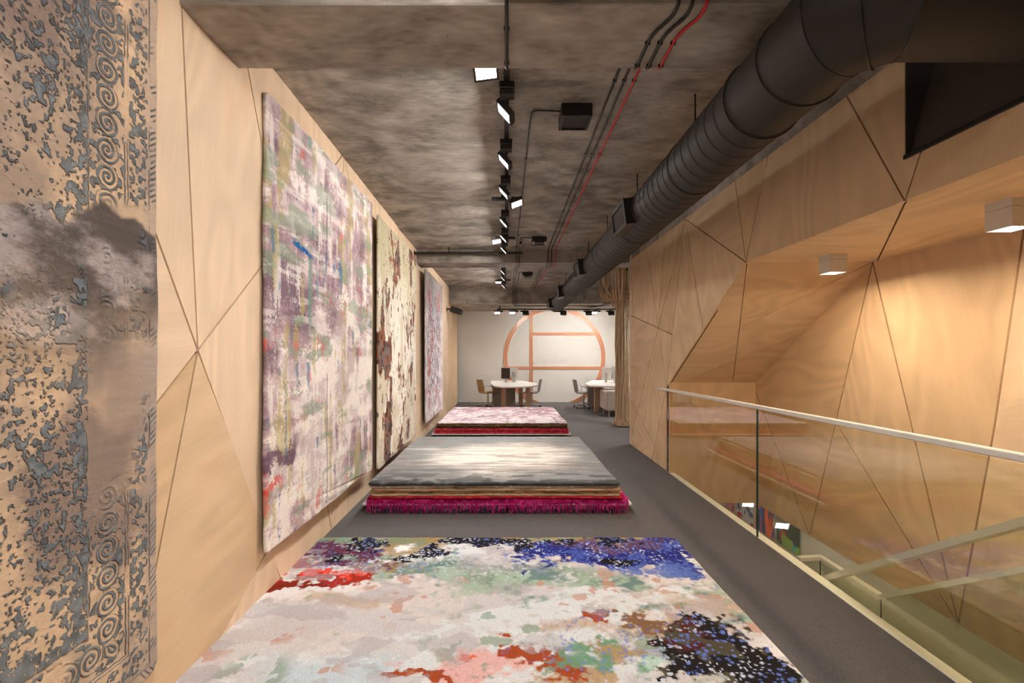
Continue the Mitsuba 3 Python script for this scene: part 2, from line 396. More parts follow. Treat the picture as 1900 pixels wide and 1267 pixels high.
# ================================================================== RUGS
def ring_outline(w, l, rc, wav, seed, step=.04):
    P = sbox(rc, rc, w - rc, l - rc).buffer(rc, 6) if rc > 0 else sbox(0, 0, w, l)
    ext = P.exterior; n = int(ext.length / step); pts = np.array([ext.interpolate(i / n, normalized=True).coords[0] for i in range(n)])
    g = np.random.default_rng(seed); ph = g.uniform(0, 6.28, 8)
    s = np.linspace(0, 2 * np.pi, n, endpoint=False)
    d = sum(np.sin(s * k + ph[i]) / (i + 1) for i, k in enumerate((7, 13, 23, 41, 67))) * wav
    nx = np.gradient(pts, axis=0); nrm = np.stack([nx[:, 1], -nx[:, 0]], 1); nrm /= np.linalg.norm(nrm, axis=1, keepdims=True) + 1e-9
    return pts + nrm * d[:, None]
def rug_mesh(w, l, t, rc=.03, wav=.003, seed=0, zfun=None):
    """pile slab on the x-y plane, soft edges; returns mesh, uv in metres"""
    base = ring_outline(w, l, rc, wav, seed); P = Polygon(base).buffer(0)
    cen = np.array([w / 2, l / 2])
    rings = []
    for ins, z in ((.006, 0), (0, t * .35), (.0015, t * .75), (.006, t * .95), (.013, t), (.03, t)):
        d = base - cen
        q = base - np.sign(d) * np.minimum(ins, np.abs(d))
        rings.append(np.column_stack([q, np.full(len(q), z)]))
    n = len(base); v = np.vstack(rings); f = []
    for i in range(len(rings) - 1):
        for s in range(n):
            q = (s + 1) % n
            f += [(i * n + s, i * n + q, (i + 1) * n + q), (i * n + s, (i + 1) * n + q, (i + 1) * n + s)]
    import mapbox_earcut as me
    for off, flip in ((0, True), ((len(rings) - 1) * n, False)):
        tri = me.triangulate_float64(v[off:off + n, :2].astype(np.float64), np.array([n], np.uint32)).reshape(-1, 3)
        a = np.cross(v[off + tri[:, 1], :2] - v[off + tri[:, 0], :2], v[off + tri[:, 2], :2] - v[off + tri[:, 0], :2])
        tri = np.where(((a < 0) != flip)[:, None], tri[:, ::-1], tri)
        f += (tri + off).tolist()
    m = trimesh.Trimesh(v, f, process=False)
    a = Polygon(base).exterior.is_ccw
    if not a: m.faces = np.vstack([m.faces[:len(m.faces) - 2 * (n - 2)][:, ::-1], m.faces[len(m.faces) - 2 * (n - 2):]])
    uv = m.vertices[:, :2].copy()
    if zfun is not None: m.vertices[:, 2] += zfun(uv[:, 0], uv[:, 1])
    return m, uv
def place_mesh(m, o, ax, ay):
    ax, ay = np.asarray(ax, float), np.asarray(ay, float); az = np.cross(ax, ay); az /= np.linalg.norm(az)
    v = m.vertices; m = m.copy(); m.vertices = np.asarray(o) + v[:, :1] * ax + v[:, 1:2] * ay + v[:, 2:] * az
    return m
def wool(u, v, k=.25): return (1 - k / 2) + k * noise(u * 260, v * 260, 3)
def C(r, g, b): return mi.Color3f(float(r), float(g), float(b))
def S8(r, g, b): return C(*srgb(r, g, b))

# ---- rug 1 on the floor: a nebula of colours.  Blobs given in metres of the rug (x to the right, y from the far edge towards the viewer)
FZ = .015
FR = on_z(1250, 997, FZ); FL = on_z(578, 1003, FZ)
def neb(px, py, rx, ry):
    d = py - CY; X = (px - CX) * (EYE - FZ) / d; Y = F * (EYE - FZ) / d
    return X, Y, rx * (EYE - FZ) / d, ry * F * (EYE - FZ) / d ** 2
def nebula(p, n, uv):
    x, y = p.x, p.y
    qx, qy = dr.floor(x * 130) / 130, dr.floor(y * 130) / 130
    w1 = fbm(qx * 2.3, qy * 2.3, 1, 5); w2 = fbm(qx * 2.3, qy * 2.3, 20, 5)
    big = fbm(qx * 1.2 + 3, qy * 2.2, 4, 5); jag = .5 + 1.1 * (fbm(qx * 5, qy * 5, 6, 5) - .5) + .9 * (fbm(qx * 26, qy * 26, 16, 3) - .5); jag2 = fbm(qx * 16, qy * 16, 9, 3)
    sx, sy = qx + .30 * (w1 - .5), qy + .30 * (w2 - .5)
    def blob(px, py, rx, ry, soft=.25, ja=1.1):
        X, Y, a, b = neb(px, py, rx, ry)
        d = dr.sqrt(dr.square((sx - X) / a) + dr.square((sy - Y) / b))
        return smoothstep(-soft, soft, 1.0 - d + ja * (jag - .5))
    def many(*bs, soft=.25, ja=1.1):
        m = mi.Float(0)
        for b in bs: m = dr.maximum(m, blob(*b, soft=soft, ja=ja))
        return m
    c = mix(S8(216, 211, 210), S8(188, 183, 183), smoothstep(.42, .60, big + .08 * (jag - .5)))
    c = mix(c, S8(206, 210, 211), smoothstep(.50, .56, fbm(qx * 1.7, qy * 3.1, 31, 5) + .10 * (jag - .5)) * .8)
    c = mix(c, S8(200, 190, 184), smoothstep(.56, .60, fbm(qx * 2.2, qy * 3.4, 41, 5) + .15 * (jag - .5)) * .7)
    c = mix(c, S8(186, 176, 174), smoothstep(.57, .59, fbm(qx * 3.5, qy * 5, 47, 5) + .2 * (jag - .5)) * .6)
    # beige shore and blue-grey pool
    c = mix(c, S8(176, 152, 128), many((640, 1108, 90, 12), (1080, 1165, 120, 16), (1330, 1120, 110, 18), soft=.4) * .75)
    c = mix(c, S8(176, 190, 198), many((620, 1240, 120, 26), soft=.6) * .8)
    far = smoothstep(.17, .10, (float(FR[1]) - sy) + .10 * (jag - .5)) 
    c = mix(c, mix(S8(150, 124, 82), S8(120, 128, 100), smoothstep(.45, .55, fbm(qx * 4, qy * 4, 91, 4))), far)
    # sage green
    g = many((830, 1052, 130, 20), (980, 1070, 170, 30), (1180, 1090, 170, 20), (1290, 1130, 60, 18), (1330, 1190, 180, 92), (1100, 1212, 110, 40), soft=.5, ja=1.6)
    gc = mix(S8(96, 120, 94), S8(146, 166, 146), smoothstep(.35, .65, jag))
    gc = mix(gc, S8(84, 116, 110), smoothstep(.55, .65, fbm(qx * 4, qy * 6, 61, 4)))
    c = mix(c, gc, g * smoothstep(.36, .46, fbm(qx * 3, qy * 4.5, 71, 5) + .06 * (jag - .5)) * .92)
    # ochre edge at the far left and along the far edge
    c = mix(c, S8(150, 122, 72), many((760, 1015, 90, 12), (690, 1040, 80, 12), (1000, 1020, 60, 8), soft=.3, ja=2) * .8)
    # plum, red
    c = mix(c, S8(92, 48, 66), many((640, 1028, 96, 26), (560, 1022, 50, 14), soft=.2, ja=1.3))
    c = mix(c, S8(150, 40, 26), many((590, 1068, 84, 18), (660, 1066, 44, 13), (545, 1048, 36, 10), soft=.15, ja=1.4))
    c = mix(c, S8(214, 62, 44), many((575, 1062, 50, 10), (625, 1060, 44, 9), soft=.2, ja=1.8))
    c = mix(c, S8(120, 36, 22), many((560, 1086, 36, 8), soft=.15, ja=1.8))
    # navy along the far right
    nv = many((1120, 1030, 160, 22), (1030, 1018, 90, 12), (1220, 1025, 80, 30), (1250, 1010, 60, 16), (1262, 1050, 34, 20), soft=.15, ja=1.4)
    c = mix(c, mix(S8(38, 40, 108), S8(62, 74, 150), smoothstep(.45, .6, jag2)), nv)
    c = mix(c, S8(92, 62, 78), many((1170, 1010, 60, 8), (1070, 1010, 40, 6), soft=.2, ja=2.2) * .8)
    c = mix(c, S8(84, 104, 168), many((1230, 1064, 60, 12), soft=.3, ja=2.2) * .9)
    # black patches at the far edge
    bk = many((690, 1010, 36, 9), (810, 1026, 40, 9), (880, 1008, 50, 9), (950, 1012, 36, 10), (1040, 1005, 30, 6), (1160, 1040, 30, 4), (612, 1030, 18, 6), (1140, 1004, 30, 5), soft=.1, ja=2.4)
    c = mix(c, S8(26, 24, 32), bk)
    # rust islands and pink
    c = mix(c, S8(208, 150, 142), many((880, 1236, 90, 26), (840, 1262, 80, 16), soft=.4, ja=1.6) * .8)
    c = mix(c, S8(164, 132, 88), many((1130, 1205, 70, 26), (1060, 1250, 90, 20), (1180, 1150, 70, 16), soft=.3, ja=1.8) * .85)
    c = mix(c, S8(120, 88, 64), many((1165, 1148, 52, 14), soft=.2, ja=2.2))
    c = mix(c, S8(150, 66, 36), many((970, 1218, 56, 18), (1020, 1236, 44, 20), (1110, 1152, 26, 12), (950, 1175, 14, 7), (770, 1262, 36, 12), (1250, 1170, 28, 12), soft=.12, ja=2.0))
    c = mix(c, S8(206, 92, 52), many((800, 1226, 22, 5), (872, 1228, 16, 5), (990, 1226, 30, 8), soft=.15, ja=2.4) * smoothstep(.5, .55, jag2))
    c = mix(c, S8(98, 142, 110), many((1080, 1215, 50, 22), (1190, 1235, 40, 24), (1130, 1190, 30, 12), soft=.3, ja=2) * .9)
    c = mix(c, S8(170, 196, 184), many((1215, 1228, 30, 18), soft=.3, ja=1.4) * .9)
    # the large black continent
    bb = many((1330, 1205, 104, 66), (1300, 1165, 70, 30), (1450, 1240, 30, 40), (1280, 1250, 70, 30), soft=.08, ja=1.3)
    bc = mix(S8(30, 26, 27), S8(74, 68, 54), smoothstep(.52, .56, fbm(qx * 8, qy * 8, 81, 3)))
    bc = mix(bc, S8(74, 36, 34), blob(1255, 1170, 44, 26) * smoothstep(.45, .55, jag2))
    c = mix(c, bc, bb)
    # loose flecks of rust, sage and lavender between the islands
    fl = fbm(qx * 9 + 3, qy * 9, 101, 4); fr2 = fbm(qx * 1.6, qy * 1.6, 103, 3)
    dk_ = dr.maximum(bb, dr.maximum(nv, bk))
    c = mix(c, S8(176, 126, 104), smoothstep(.66, .68, fl) * smoothstep(.5, .6, fr2) * .7 * (1 - dk_))
    c = mix(c, S8(120, 144, 124), smoothstep(.37, .35, fl) * smoothstep(.5, .4, fr2) * .7 * (1 - dk_))
    c = mix(c, S8(158, 150, 154), smoothstep(.58, .60, fbm(qx * 4, qy * 7, 107, 5)) * .45 * (1 - dr.maximum(bb, dr.maximum(nv, bk))))
    # specks: stars in the dark, loose knots elsewhere
    dark = dr.maximum(dr.maximum(bb, nv), dr.maximum(bk, many((640, 1032, 110, 30), (900, 1040, 260, 24), (1180, 1190, 210, 60), soft=.4) * .8))
    sw = dr.maximum(smoothstep(.30, .22, voronoi(qx * 23, qy * 23)[0]) * smoothstep(.55, .6, voronoi(qx * 23, qy * 23)[2]),
                    smoothstep(.34, .26, voronoi(qx * 47 + 5, qy * 47)[0]) * smoothstep(.66, .7, voronoi(qx * 47 + 5, qy * 47)[2]))
    sc = mix(S8(92, 114, 184), S8(190, 196, 214), smoothstep(.4, .6, noise(qx * 9, qy * 9, 77)))
    c = mix(c, sc, sw * dark * .9)
    c = mix(c, S8(230, 226, 224), smoothstep(.5, -.2, dr.sqrt(dr.square((sx - neb(760, 1010, 1, 1)[0]) / .07) + dr.square((sy - neb(760, 1010, 1, 1)[1]) / .07)) - .5 + (jag - .5)))
    return c * wool(x, y, .3) * .93
def nebula_bump(p, n, uv): return noise(p.x * 220, p.y * 220, 2) + .5 * fbm(p.x * 20, p.y * 20, 5, 2)
princ('mat_nebula', nebula, .95, .1, bump=nebula_bump, scale=.0012, sheen=.3)

# ---- hanging rug 1: carved grey ornament on taupe
W1X, W1Y1, W1Z0 = -1.47, 1.932, .225
def w1_fields(y, z):
    dr_ = W1Y1 - y; db = z - W1Z0
    right = dr_ < db
    s = dr.select(right, dr_, db); t = dr.select(right, z, y)
    return s, t
def w1_cloud(y, z):
    w = fbm(y * 3.0, z * 3.0, 3, 5) - .5; w2 = fbm(y * 9, z * 9, 13, 4) - .5
    zt = 2.03 + .30 * w + .10 * w2 + .07 * dr.sin(y * 8.0 + .5); zb = 1.42 + .5 * w + .28 * (y - 1.3)
    return smoothstep(0, .035, zt - z) * smoothstep(zb - .16, zb + .30, z)
def w1_mask(y, z):
    s, t = w1_fields(y, z)
    wob = .010 * (fbm(y * 38, z * 38, 2, 3) - .5)
    s = s + wob
    L = .098
    ci = dr.floor(t / L); b = (t / L - ci - .5) * L; a = (s - .245)
    flip = dr.select(cell_rand(ci, 3) > .5, 1.0, -1.0)
    a = a * flip
    r = dr.sqrt(a * a + b * b); th = dr.atan2(b, a)
    arm = r / .0215 - th / (2 * math.pi); arm = arm - dr.floor(arm)
    scroll = smoothstep(.08, .16, arm) * smoothstep(.60, .52, arm) * smoothstep(.052, .046, r)
    f1 = fbm(y * 46, z * 46, 7, 3); f2 = fbm(y * 62 + 3, z * 62, 9, 3); f3 = fbm(y * 50, z * 40, 15, 3) + .05 * smoothstep(1.25, .6, z); w = noise(y * 9, z * 9, 8)
    leaf = smoothstep(.54, .57, f1) * smoothstep(.078, .068, dr.abs(s - .245)) * smoothstep(.044, .052, r)
    ln = lambda q, wd: smoothstep(wd, wd * .6, dr.abs(s - q))
    lines = dr.maximum(ln(.322, .0035), dr.maximum(ln(.168, .0028), dr.maximum(ln(.155, .002), ln(.048, .0022))))
    strip = smoothstep(.53, .56, f2) * smoothstep(.055, .062, s) * smoothstep(.15, .142, s)
    hs = (t + s * .7) * 42
    hair = smoothstep(.22, .10, dr.abs(hs - dr.floor(hs) - .5)) * smoothstep(.045, .04, s) * smoothstep(.008, .012, s) * smoothstep(.35, .6, noise(y * 20, z * 20, 4))
    inner = smoothstep(.40, .34, s) * .10 + smoothstep(.62, .36, s) * .05
    zone = smoothstep(1.05, .55, z) * .055 + smoothstep(2.0, 2.6, z) * .02
    spk = smoothstep(.632, .652, f3 + .30 * (noise(y * 11, z * 11, 18) - .5) + inner + zone - .058) * smoothstep(.322, .33, s)
    f4 = fbm(y * 84 + 7, z * 70, 19, 3)
    spk = dr.maximum(spk, smoothstep(.640, .660, f4 + .34 * (noise(y * 9 + 4, z * 9, 22) - .5) + inner + zone - .072) * smoothstep(.322, .33, s))
    worn = smoothstep(.34, .50, fbm(y * 4, z * 4, 33, 4) + .10 * smoothstep(1.1, .7, z) + .10 * smoothstep(2.0, 2.3, z))
    m = dr.maximum(dr.maximum(dr.maximum(scroll, leaf), lines * smoothstep(.3, .5, w)), dr.maximum(strip, hair))
    m = dr.maximum(m * worn, spk)
    return m * (1 - .8 * w1_cloud(y, z) * smoothstep(.20, .45, noise(y * 12, z * 12, 5)))
def w1_col(p, n, uv):
    y, z = uv.x, uv.y
    g_ = grit(y, z, 120, 220)
    w = fbm(y * 3.2, z * 2.2, 21, 5); st = fbm(y * 5, z * 50, 23, 3)
    c = mix(S8(206, 176, 145), S8(160, 140, 124), smoothstep(.40, .62, w + .04 * g_))
    c = mix(c, S8(134, 116, 106), smoothstep(.54, .66, fbm(y * 2.6, z * 1.9, 25, 5) + .04 * g_) * .9)
    c = mix(c, S8(168, 152, 142), smoothstep(.16, .0, W1Y1 - y) * .6)
    cl = w1_cloud(y, z)
    dk = mix(S8(84, 76, 74), S8(166, 154, 150), smoothstep(.44, .64, fbm(y * 4.0, z * 6, 27, 5) + .03 * g_))
    c = mix(c, dk, cl * .96)
    c = c * (.88 + .24 * st)
    m = w1_mask(y, z)
    mc = mix(S8(74, 82, 88), S8(122, 130, 135), noise(y * 50, z * 50, 6))
    return mix(c, mc, m * .92) * (1 + .10 * g_)
def w1_bump(p, n, uv): return w1_mask(uv.x, uv.y) + .16 * fbm(uv.x * 60, uv.y * 260, 3, 2)
princ('mat_rug_carved', w1_col, .95, .1, bump=w1_bump, scale=.009, eps=2.5e-3)

# ---- hanging rug 2: mauve and cream brush strokes.  u from the near edge, v from the floor
def grit(u, v, a=70, b=70): return noise(u * a, v * b, 31) + .6 * noise(u * a * 2.1, v * b * 2.1, 37) - .8
def w2_col(p, n, uv):
    u, v = uv.x, uv.y
    g_ = grit(u, v); f8 = fbm(u * 9, v * 9, 4, 4) - .5
    h1 = fbm(u * 1.5, v * 9, 1, 5); v1 = fbm(u * 9, v * 1.3, 2, 5); patch = fbm(u * 1.4, v * 1.6, 3, 4)
    c = mix(S8(232, 222, 214), S8(198, 184, 182), smoothstep(.40, .60, fbm(u * 4, v * 7, 6, 4) + .12 * g_))
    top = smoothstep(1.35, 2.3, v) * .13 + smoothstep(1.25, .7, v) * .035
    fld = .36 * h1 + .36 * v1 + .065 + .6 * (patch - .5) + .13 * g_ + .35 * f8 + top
    c = mix(c, S8(184, 160, 164), smoothstep(.40, .54, fld))
    c = mix(c, S8(156, 132, 138), smoothstep(.50, .64, fld + .06 * g_))
    c = mix(c, S8(116, 94, 106), smoothstep(.66, .78, fld + .3 * (h1 - .5) + .12 * g_) * .8)
    c = mix(c, S8(238, 230, 222), smoothstep(.60, .70, fbm(u * 14, v * 2.4, 9, 4) + .14 * g_) * .55)
    c = mix(c, S8(234, 226, 220), smoothstep(.62, .72, fbm(u * 2.5, v * 16, 19, 4) + .14 * g_) * .5)
    e = 1 - smoothstep(.35, 1.3, u)
    c = mix(c, S8(176, 160, 92), smoothstep(.60, .70, fbm(u * 10, v * 2.0, 11, 4) + .14 * g_ + .3 * f8) * .6)
    c = mix(c, S8(132, 150, 128), smoothstep(.61, .72, fbm(u * 2.2, v * 9, 13, 4) + .14 * g_ + .3 * f8 + .03 * e) * .6)
    c = mix(c, S8(70, 116, 150), smoothstep(.76, .84, fbm(u * 12, v * 3.5, 15, 3) + .16 * g_ + .25 * f8) * .7)
    c = mix(c, S8(204, 96, 84), smoothstep(.78, .86, fbm(u * 8, v * 5, 17, 3) + .16 * g_ + .25 * f8) * .6)
    c = mix(c, S8(104, 140, 128), smoothstep(.05, .01, dr.abs(u - .62 + .03 * f8)) * smoothstep(1.5, 1.9, v) * smoothstep(.42, .55, fbm(u * 3, v * 3, 8, 3) + .1 * g_) * .7)
    c = mix(c, S8(96, 64, 88), smoothstep(.06, .0, dr.abs(v - .86 - .10 * u + .25 * f8) - .03 + .05 * g_) * (1 - smoothstep(.3, .6, u)) * .85)
    c = mix(c, S8(200, 62, 54), smoothstep(.02, .0, dr.abs(v - .70 - .12 * u + .12 * f8) - .01 + .05 * g_) * (1 - smoothstep(.14, .26, u)) * .8)
    c = mix(c, S8(40, 92, 150), smoothstep(.02, .0, dr.abs(v - 2.42 + .2 * u + .1 * f8) - .012 + .03 * g_) * smoothstep(.3, .4, u) * smoothstep(.7, .6, u))
    c = mix(c, S8(86, 74, 94), smoothstep(.014, .004, dr.abs(u - .93 + .02 * (h1 - .5))) * smoothstep(.45, .55, fbm(1.0, v * 4, 2, 3)) * .6)
    return c * (1 + .16 * g_)
def wool_bump(p, n, uv): return noise(uv.x * 170, uv.y * 170, 2) + .8 * fbm(uv.x * 50, uv.y * 50, 3, 2)
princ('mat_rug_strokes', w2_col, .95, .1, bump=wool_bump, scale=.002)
# ---- hanging rug 3: cream with rust flaking patches
def w3_col(p, n, uv):
    u, v = uv.x, uv.y
    g_ = grit(u, v, 60, 60); fine = fbm(u * 20, v * 20, 4, 4); pat = fbm(u * 2.4, v * 1.4, 5, 3); lat = fbm(u * 5, v * 2.6, 8, 5)
    c = mix(S8(226, 218, 204), S8(202, 190, 170), smoothstep(.4, .65, fbm(u * 5, v * 2.5, 7, 4) + .08 * g_))
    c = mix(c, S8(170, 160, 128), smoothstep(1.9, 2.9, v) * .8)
    zone = .13 * smoothstep(.55, .05, dr.sqrt(dr.square((u - 1.55) / .75) + dr.square((v - 1.9) / .8))) + .11 * smoothstep(.22, .02, dr.abs(u - .42 - .1 * (pat - .5))) * smoothstep(2.0, 1.4, v) + .12 * smoothstep(.25, .02, u) * smoothstep(1.2, 1.4, v) * smoothstep(1.9, 1.7, v)
    m = smoothstep(.585, .60, .62 * lat + .20 * pat + .18 * fine + .03 * g_ + 1.25 * zone)
    rc = mix(S8(78, 58, 50), S8(140, 92, 72), smoothstep(.42, .58, fine))
    rc = mix(rc, S8(116, 110, 108), smoothstep(.54, .60, fbm(u * 16, v * 12, 19, 3)) * .8)
    c = mix(c, rc, m)
    c = mix(c, S8(76, 60, 54), smoothstep(.72, .76, fbm(u * 22, v * 13, 29, 3) + .05 * g_) * .8)
    return c * (1 + .14 * g_)
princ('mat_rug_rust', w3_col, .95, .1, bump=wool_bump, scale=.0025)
# ---- hanging rug 4: grey with violet and red knots
def w4_col(p, n, uv):
    u, v = uv.x, uv.y
    fine = fbm(u * 18, v * 18, 4, 4); pat = fbm(u * 2.6, v * 2.2, 5, 3)
    c = mix(S8(214, 206, 204), S8(176, 166, 168), smoothstep(.4, .6, fbm(u * 9, v * 9, 3, 3)))
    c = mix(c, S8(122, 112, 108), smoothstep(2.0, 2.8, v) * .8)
    core = smoothstep(1.1, .7, dr.maximum(dr.abs(u - 1.0) / .85, dr.abs(v - 1.7) / 1.2))
    c = mix(c, S8(126, 116, 136), smoothstep(.52, .60, fine) * core * .75)
    c = mix(c, S8(176, 92, 86), smoothstep(.54, .60, fine * .5 + pat * .5) * core * .9)
    c = mix(c, S8(74, 66, 80), smoothstep(.62, .68, fbm(u * 26, v * 18, 12, 3)) * core * .8)
    return c * wool(u, v, .25)
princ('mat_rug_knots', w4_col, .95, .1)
# ---- stack tops
def s2_col(p, n, uv):
    u, v = uv.x, uv.y
    st = fbm(u * 2.2, v * 22, 3, 4); big = fbm(u * 1.6, v * 2.6, 4, 4); fine = fbm(u * 8, v * 60, 6, 3)
    cen = dr.sqrt(dr.square((u - 1.30) / 1.0) + dr.square((v - 1.25) / .95))
    k = smoothstep(1.15, .55, cen + .9 * (big - .5) + .5 * (st - .5))
    c = mix(mix(S8(98, 100, 102), S8(136, 137, 137), st), S8(208, 199, 189), k)
    c = mix(c, S8(126, 112, 106), smoothstep(.54, .62, fbm(u * 3, v * 18, 9, 4)) * .55)
    c = mix(c, S8(52, 52, 52), smoothstep(.12, .0, v + .25 * (fbm(u * 7, v * 7, 12, 4) - .5) - .02) * .95)
    c = mix(c, S8(70, 70, 70), smoothstep(.55, .62, fbm(u * 4, v * 12, 14, 4)) * smoothstep(.7, .2, v) * .7)
    return c * (.85 + .3 * fine) * wool(u, v, .2)
princ('mat_rug_smoke', s2_col, .9, .15, sheen=.3)
def s3_col(p, n, uv):
    u, v = uv.x, uv.y
    fine = fbm(u * 14, v * 14, 3, 4); big = fbm(u * 2.0, v * 2.4, 4, 4)
    c = mix(S8(226, 214, 214), S8(196, 180, 186), smoothstep(.42, .6, fine))
    k = smoothstep(.46, .58, .5 * fine + .5 * big + .10 * smoothstep(.9, 2.2, v) + .04 * smoothstep(1.2, 2.3, u) - .06 + .06 * grit(u, v, 40, 40))
    c = mix(c, mix(S8(180, 150, 158), S8(146, 122, 134), fine), k)
    c = mix(c, S8(180, 134, 140), smoothstep(.57, .66, fbm(u * 3, v * 3, 22, 4)) * smoothstep(.8, 1.4, v) * .6)
    return c * wool(u, v, .25)
princ('mat_rug_mauve', s3_col, .95, .1)
def edge_mat(name, a, b, c2=None):
    ca, cb = srgb(*a), srgb(*b); cc = srgb(*(c2 or b))
    def f(p, n, uv):
        st = fbm(p.x * 9, p.y * 3, p.z * 190, 3); lump = fbm(p.x * 22, p.y * 5, p.z * 30, 3)
        c = mix(C(*ca), C(*cb), smoothstep(.38, .62, st))
        c = mix(c, C(*cc), smoothstep(.55, .62, lump) * .8)
        return c * (.8 + .4 * noise(p.x * 120, p.y * 120, p.z * 200))
    return princ(name, f, .95, .1)
edge_mat('mat_wool_taupe', (204, 188, 170), (140, 124, 110), (216, 206, 194))
edge_mat('mat_wool_tan', (198, 170, 138), (128, 106, 86), (186, 132, 96))
edge_mat('mat_wool_gold', (204, 166, 112), (134, 106, 74), (96, 84, 70))
edge_mat('mat_wool_olive', (138, 108, 68), (92, 72, 46), (166, 132, 88))
edge_mat('mat_wool_dark', (78, 62, 52), (54, 44, 38), (110, 84, 62))
edge_mat('mat_wool_red', (176, 30, 46), (140, 18, 36), (190, 50, 60))
edge_mat('mat_wool_crimson', (212, 66, 80), (178, 44, 60), (226, 96, 104))
edge_mat('mat_wool_magenta', (184, 32, 108), (148, 20, 84), (202, 60, 132))
edge_mat('mat_wool_slate', (70, 84, 96), (50, 60, 72), (90, 104, 112))
princ('mat_backing', (.16, .13, .11), .95, .1)

# floor rug
d1 = on_z(312, 1264, FZ); d2 = on_z(1493, 1264, FZ)
FLx, FRx = -1.56, 1.415
w_, l_ = FRx - FLx, 4.1
m, uv = rug_mesh(w_, l_, .016, .05, .004, 3)
ysh = FR[1]
# sides splay slightly: rug lies a little askew
v = m.vertices.copy(); fy = v[:, 1] / l_
m.vertices = np.column_stack([FLx + v[:, 0] + (1 - fy) * 0 - .03 * (1 - v[:, 0] / w_) * fy * 0, ysh - l_ + v[:, 1] , v[:, 2] + .001])
fr = thing('area_rug', 'large multicoloured nebula patterned rug lying flat on the grey carpet in the foreground', 'rug')
part(fr, 'pile', m, 'mat_nebula', uv=uv, smooth=True)
bk_ = bx(FLx + .02, FRx - .02, ysh - l_ + .02, ysh - .02, .0, .003)
part(fr, 'backing', bk_, 'mat_backing')

# hanging rugs: near top, far top in the room
def hang(name, label, mat, x0, X0, x1, X1, z0, z1, t, seed, world_uv=False, wav=.004, rc=.03):
    Y0 = F * X0 / (x0 - CX); Y1 = F * X1 / (x1 - CX)
    a = np.array([X1 - X0, Y1 - Y0, 0.0]); w = np.linalg.norm(a); a /= w
    m, uv = rug_mesh(w, z1 - z0, t, rc, wav, seed)
    # x along the wall away from the viewer, y up, pile towards the room
    v = m.vertices; nrm = np.cross(a, [0, 0, 1.0])
    ripple = .006 * np.sin(v[:, 0] * 9 + seed) * np.clip(1 - v[:, 1] / 1.2, 0, 1)
    W = np.array([X0, Y0, z0]) + v[:, :1] * a + v[:, 1:2] * np.array([0, 0, 1.0]) + (v[:, 2:] - t + ripple[:, None]) * nrm
    m = trimesh.Trimesh(W, m.faces, process=False)
    uv2 = np.column_stack([W[:, 1], W[:, 2]]) if world_uv else np.column_stack([uv[:, 0], uv[:, 1] + z0])
    k = thing(name, label, 'rug')
    part(k, 'pile', m, mat, uv=uv2, smooth=True)
    b = bx(.02, w - .02, 0, .006, .02, z1 - z0 - .02)
    b.vertices = np.array([X0, Y0, z0]) + b.vertices[:, :1] * a + (b.vertices[:, 1:2] - t - .004) * nrm + b.vertices[:, 2:] * np.array([0, 0, 1.0])
    part(k, 'backing', b, 'mat_backing')
    # hanging batten behind the top edge
    c = bx(.05, w - .05, .04, .045, z1 - z0 - .09, z1 - z0 - .04)
    c.vertices = np.array([X0, Y0, z0]) + c.vertices[:, :1] * a + (c.vertices[:, 1:2] - t - .052) * nrm + c.vertices[:, 2:] * np.array([0, 0, 1.0])
    part(k, 'batten', c, 'mat_oak')
    return k
# nearest one is given by depth
def hang_y(name, label, mat, X, y0, y1, z0, z1, t, seed, **kw):
    return hang(name, label, mat, CX + F * X / y0, X, CX + F * X / y1, X, z0, z1, t, seed, **kw)
hang_y('wall_rug', 'taupe and grey rug with carved ornamental border hanging nearest on the timber wall', 'mat_rug_carved', W1X, .02, W1Y1, W1Z0, 3.14, .016, 5, world_uv=True)
hang('wall_rug', 'mauve and cream rug of brushed colour strokes hanging second from the viewer', 'mat_rug_strokes', 493, -1.487, 691, -1.456, .302, 3.188, .022, 9, wav=.005)
hang('wall_rug', 'cream rug with rust brown flaking patches hanging on the timber wall', 'mat_rug_rust', 701.5, -1.47, 772, -1.47, .223, 3.15, .02, 12)
hang('wall_rug', 'grey rug with violet and red knots, furthest of the rugs hanging on the timber wall', 'mat_rug_knots', 789.5, -1.47, 821.5, -1.47, .285, 3.109, .02, 15)

# stacks of rugs on low boards
def strands(x0, x1, y, z, drop, n, seed, r=.0035, out=.03, spread=.01, zfloor=.004):
    g = np.random.default_rng(seed); ms = []
    cl = np.cumsum(g.uniform(.5, 1.5, n)); xs = x0 + (x1 - x0) * (cl - cl[0]) / (cl[-1] - cl[0])
    for i, x in enumerate(xs):
        L = drop * g.uniform(.6, 1.08); o = out * g.uniform(.6, 1.25); jx = g.normal(0, spread)
        p = []
        for k in range(5):
            w = k / 4
            zz = z + .008 * math.sin(w * 3.14) - L * w ** 1.35
            p.append((x + jx * w * w, y + .006 - o * math.sin(w * 1.5) - .0 , max(zz, zfloor + g.uniform(0, .004))))
        ms.append(tube(p, np.array([1, 1.1, 1, .9, .6]) * r * g.uniform(.8, 1.3), 4, caps=False))
    return cat(*ms)
def layer(label, mat, x0, x1, y0, y1, z0, z1, seed, group=None, name='stacked_rug', pile_mat=None, wave=.003, sag=0):
    g = np.random.default_rng(2 if y0 < 6 else 3); ph = g.uniform(0, 6, 4)
    wave = .0025
    zf = lambda u, v: wave * (np.sin((u + x0) * 3.1 + ph[0]) + .6 * np.sin((u + x0) * 7.3 + ph[1]) + .4 * np.sin((v + y0) * 4 + ph[2])) / 1.6
    m, uv = rug_mesh(x1 - x0, y1 - y0, z1 - z0, .02, .005, seed, zf)
    m.vertices += [x0, y0, z0]
    k = thing(name, label, 'rug', group)
    part(k, 'pile', m, mat, uv=uv, smooth=True)
    return k
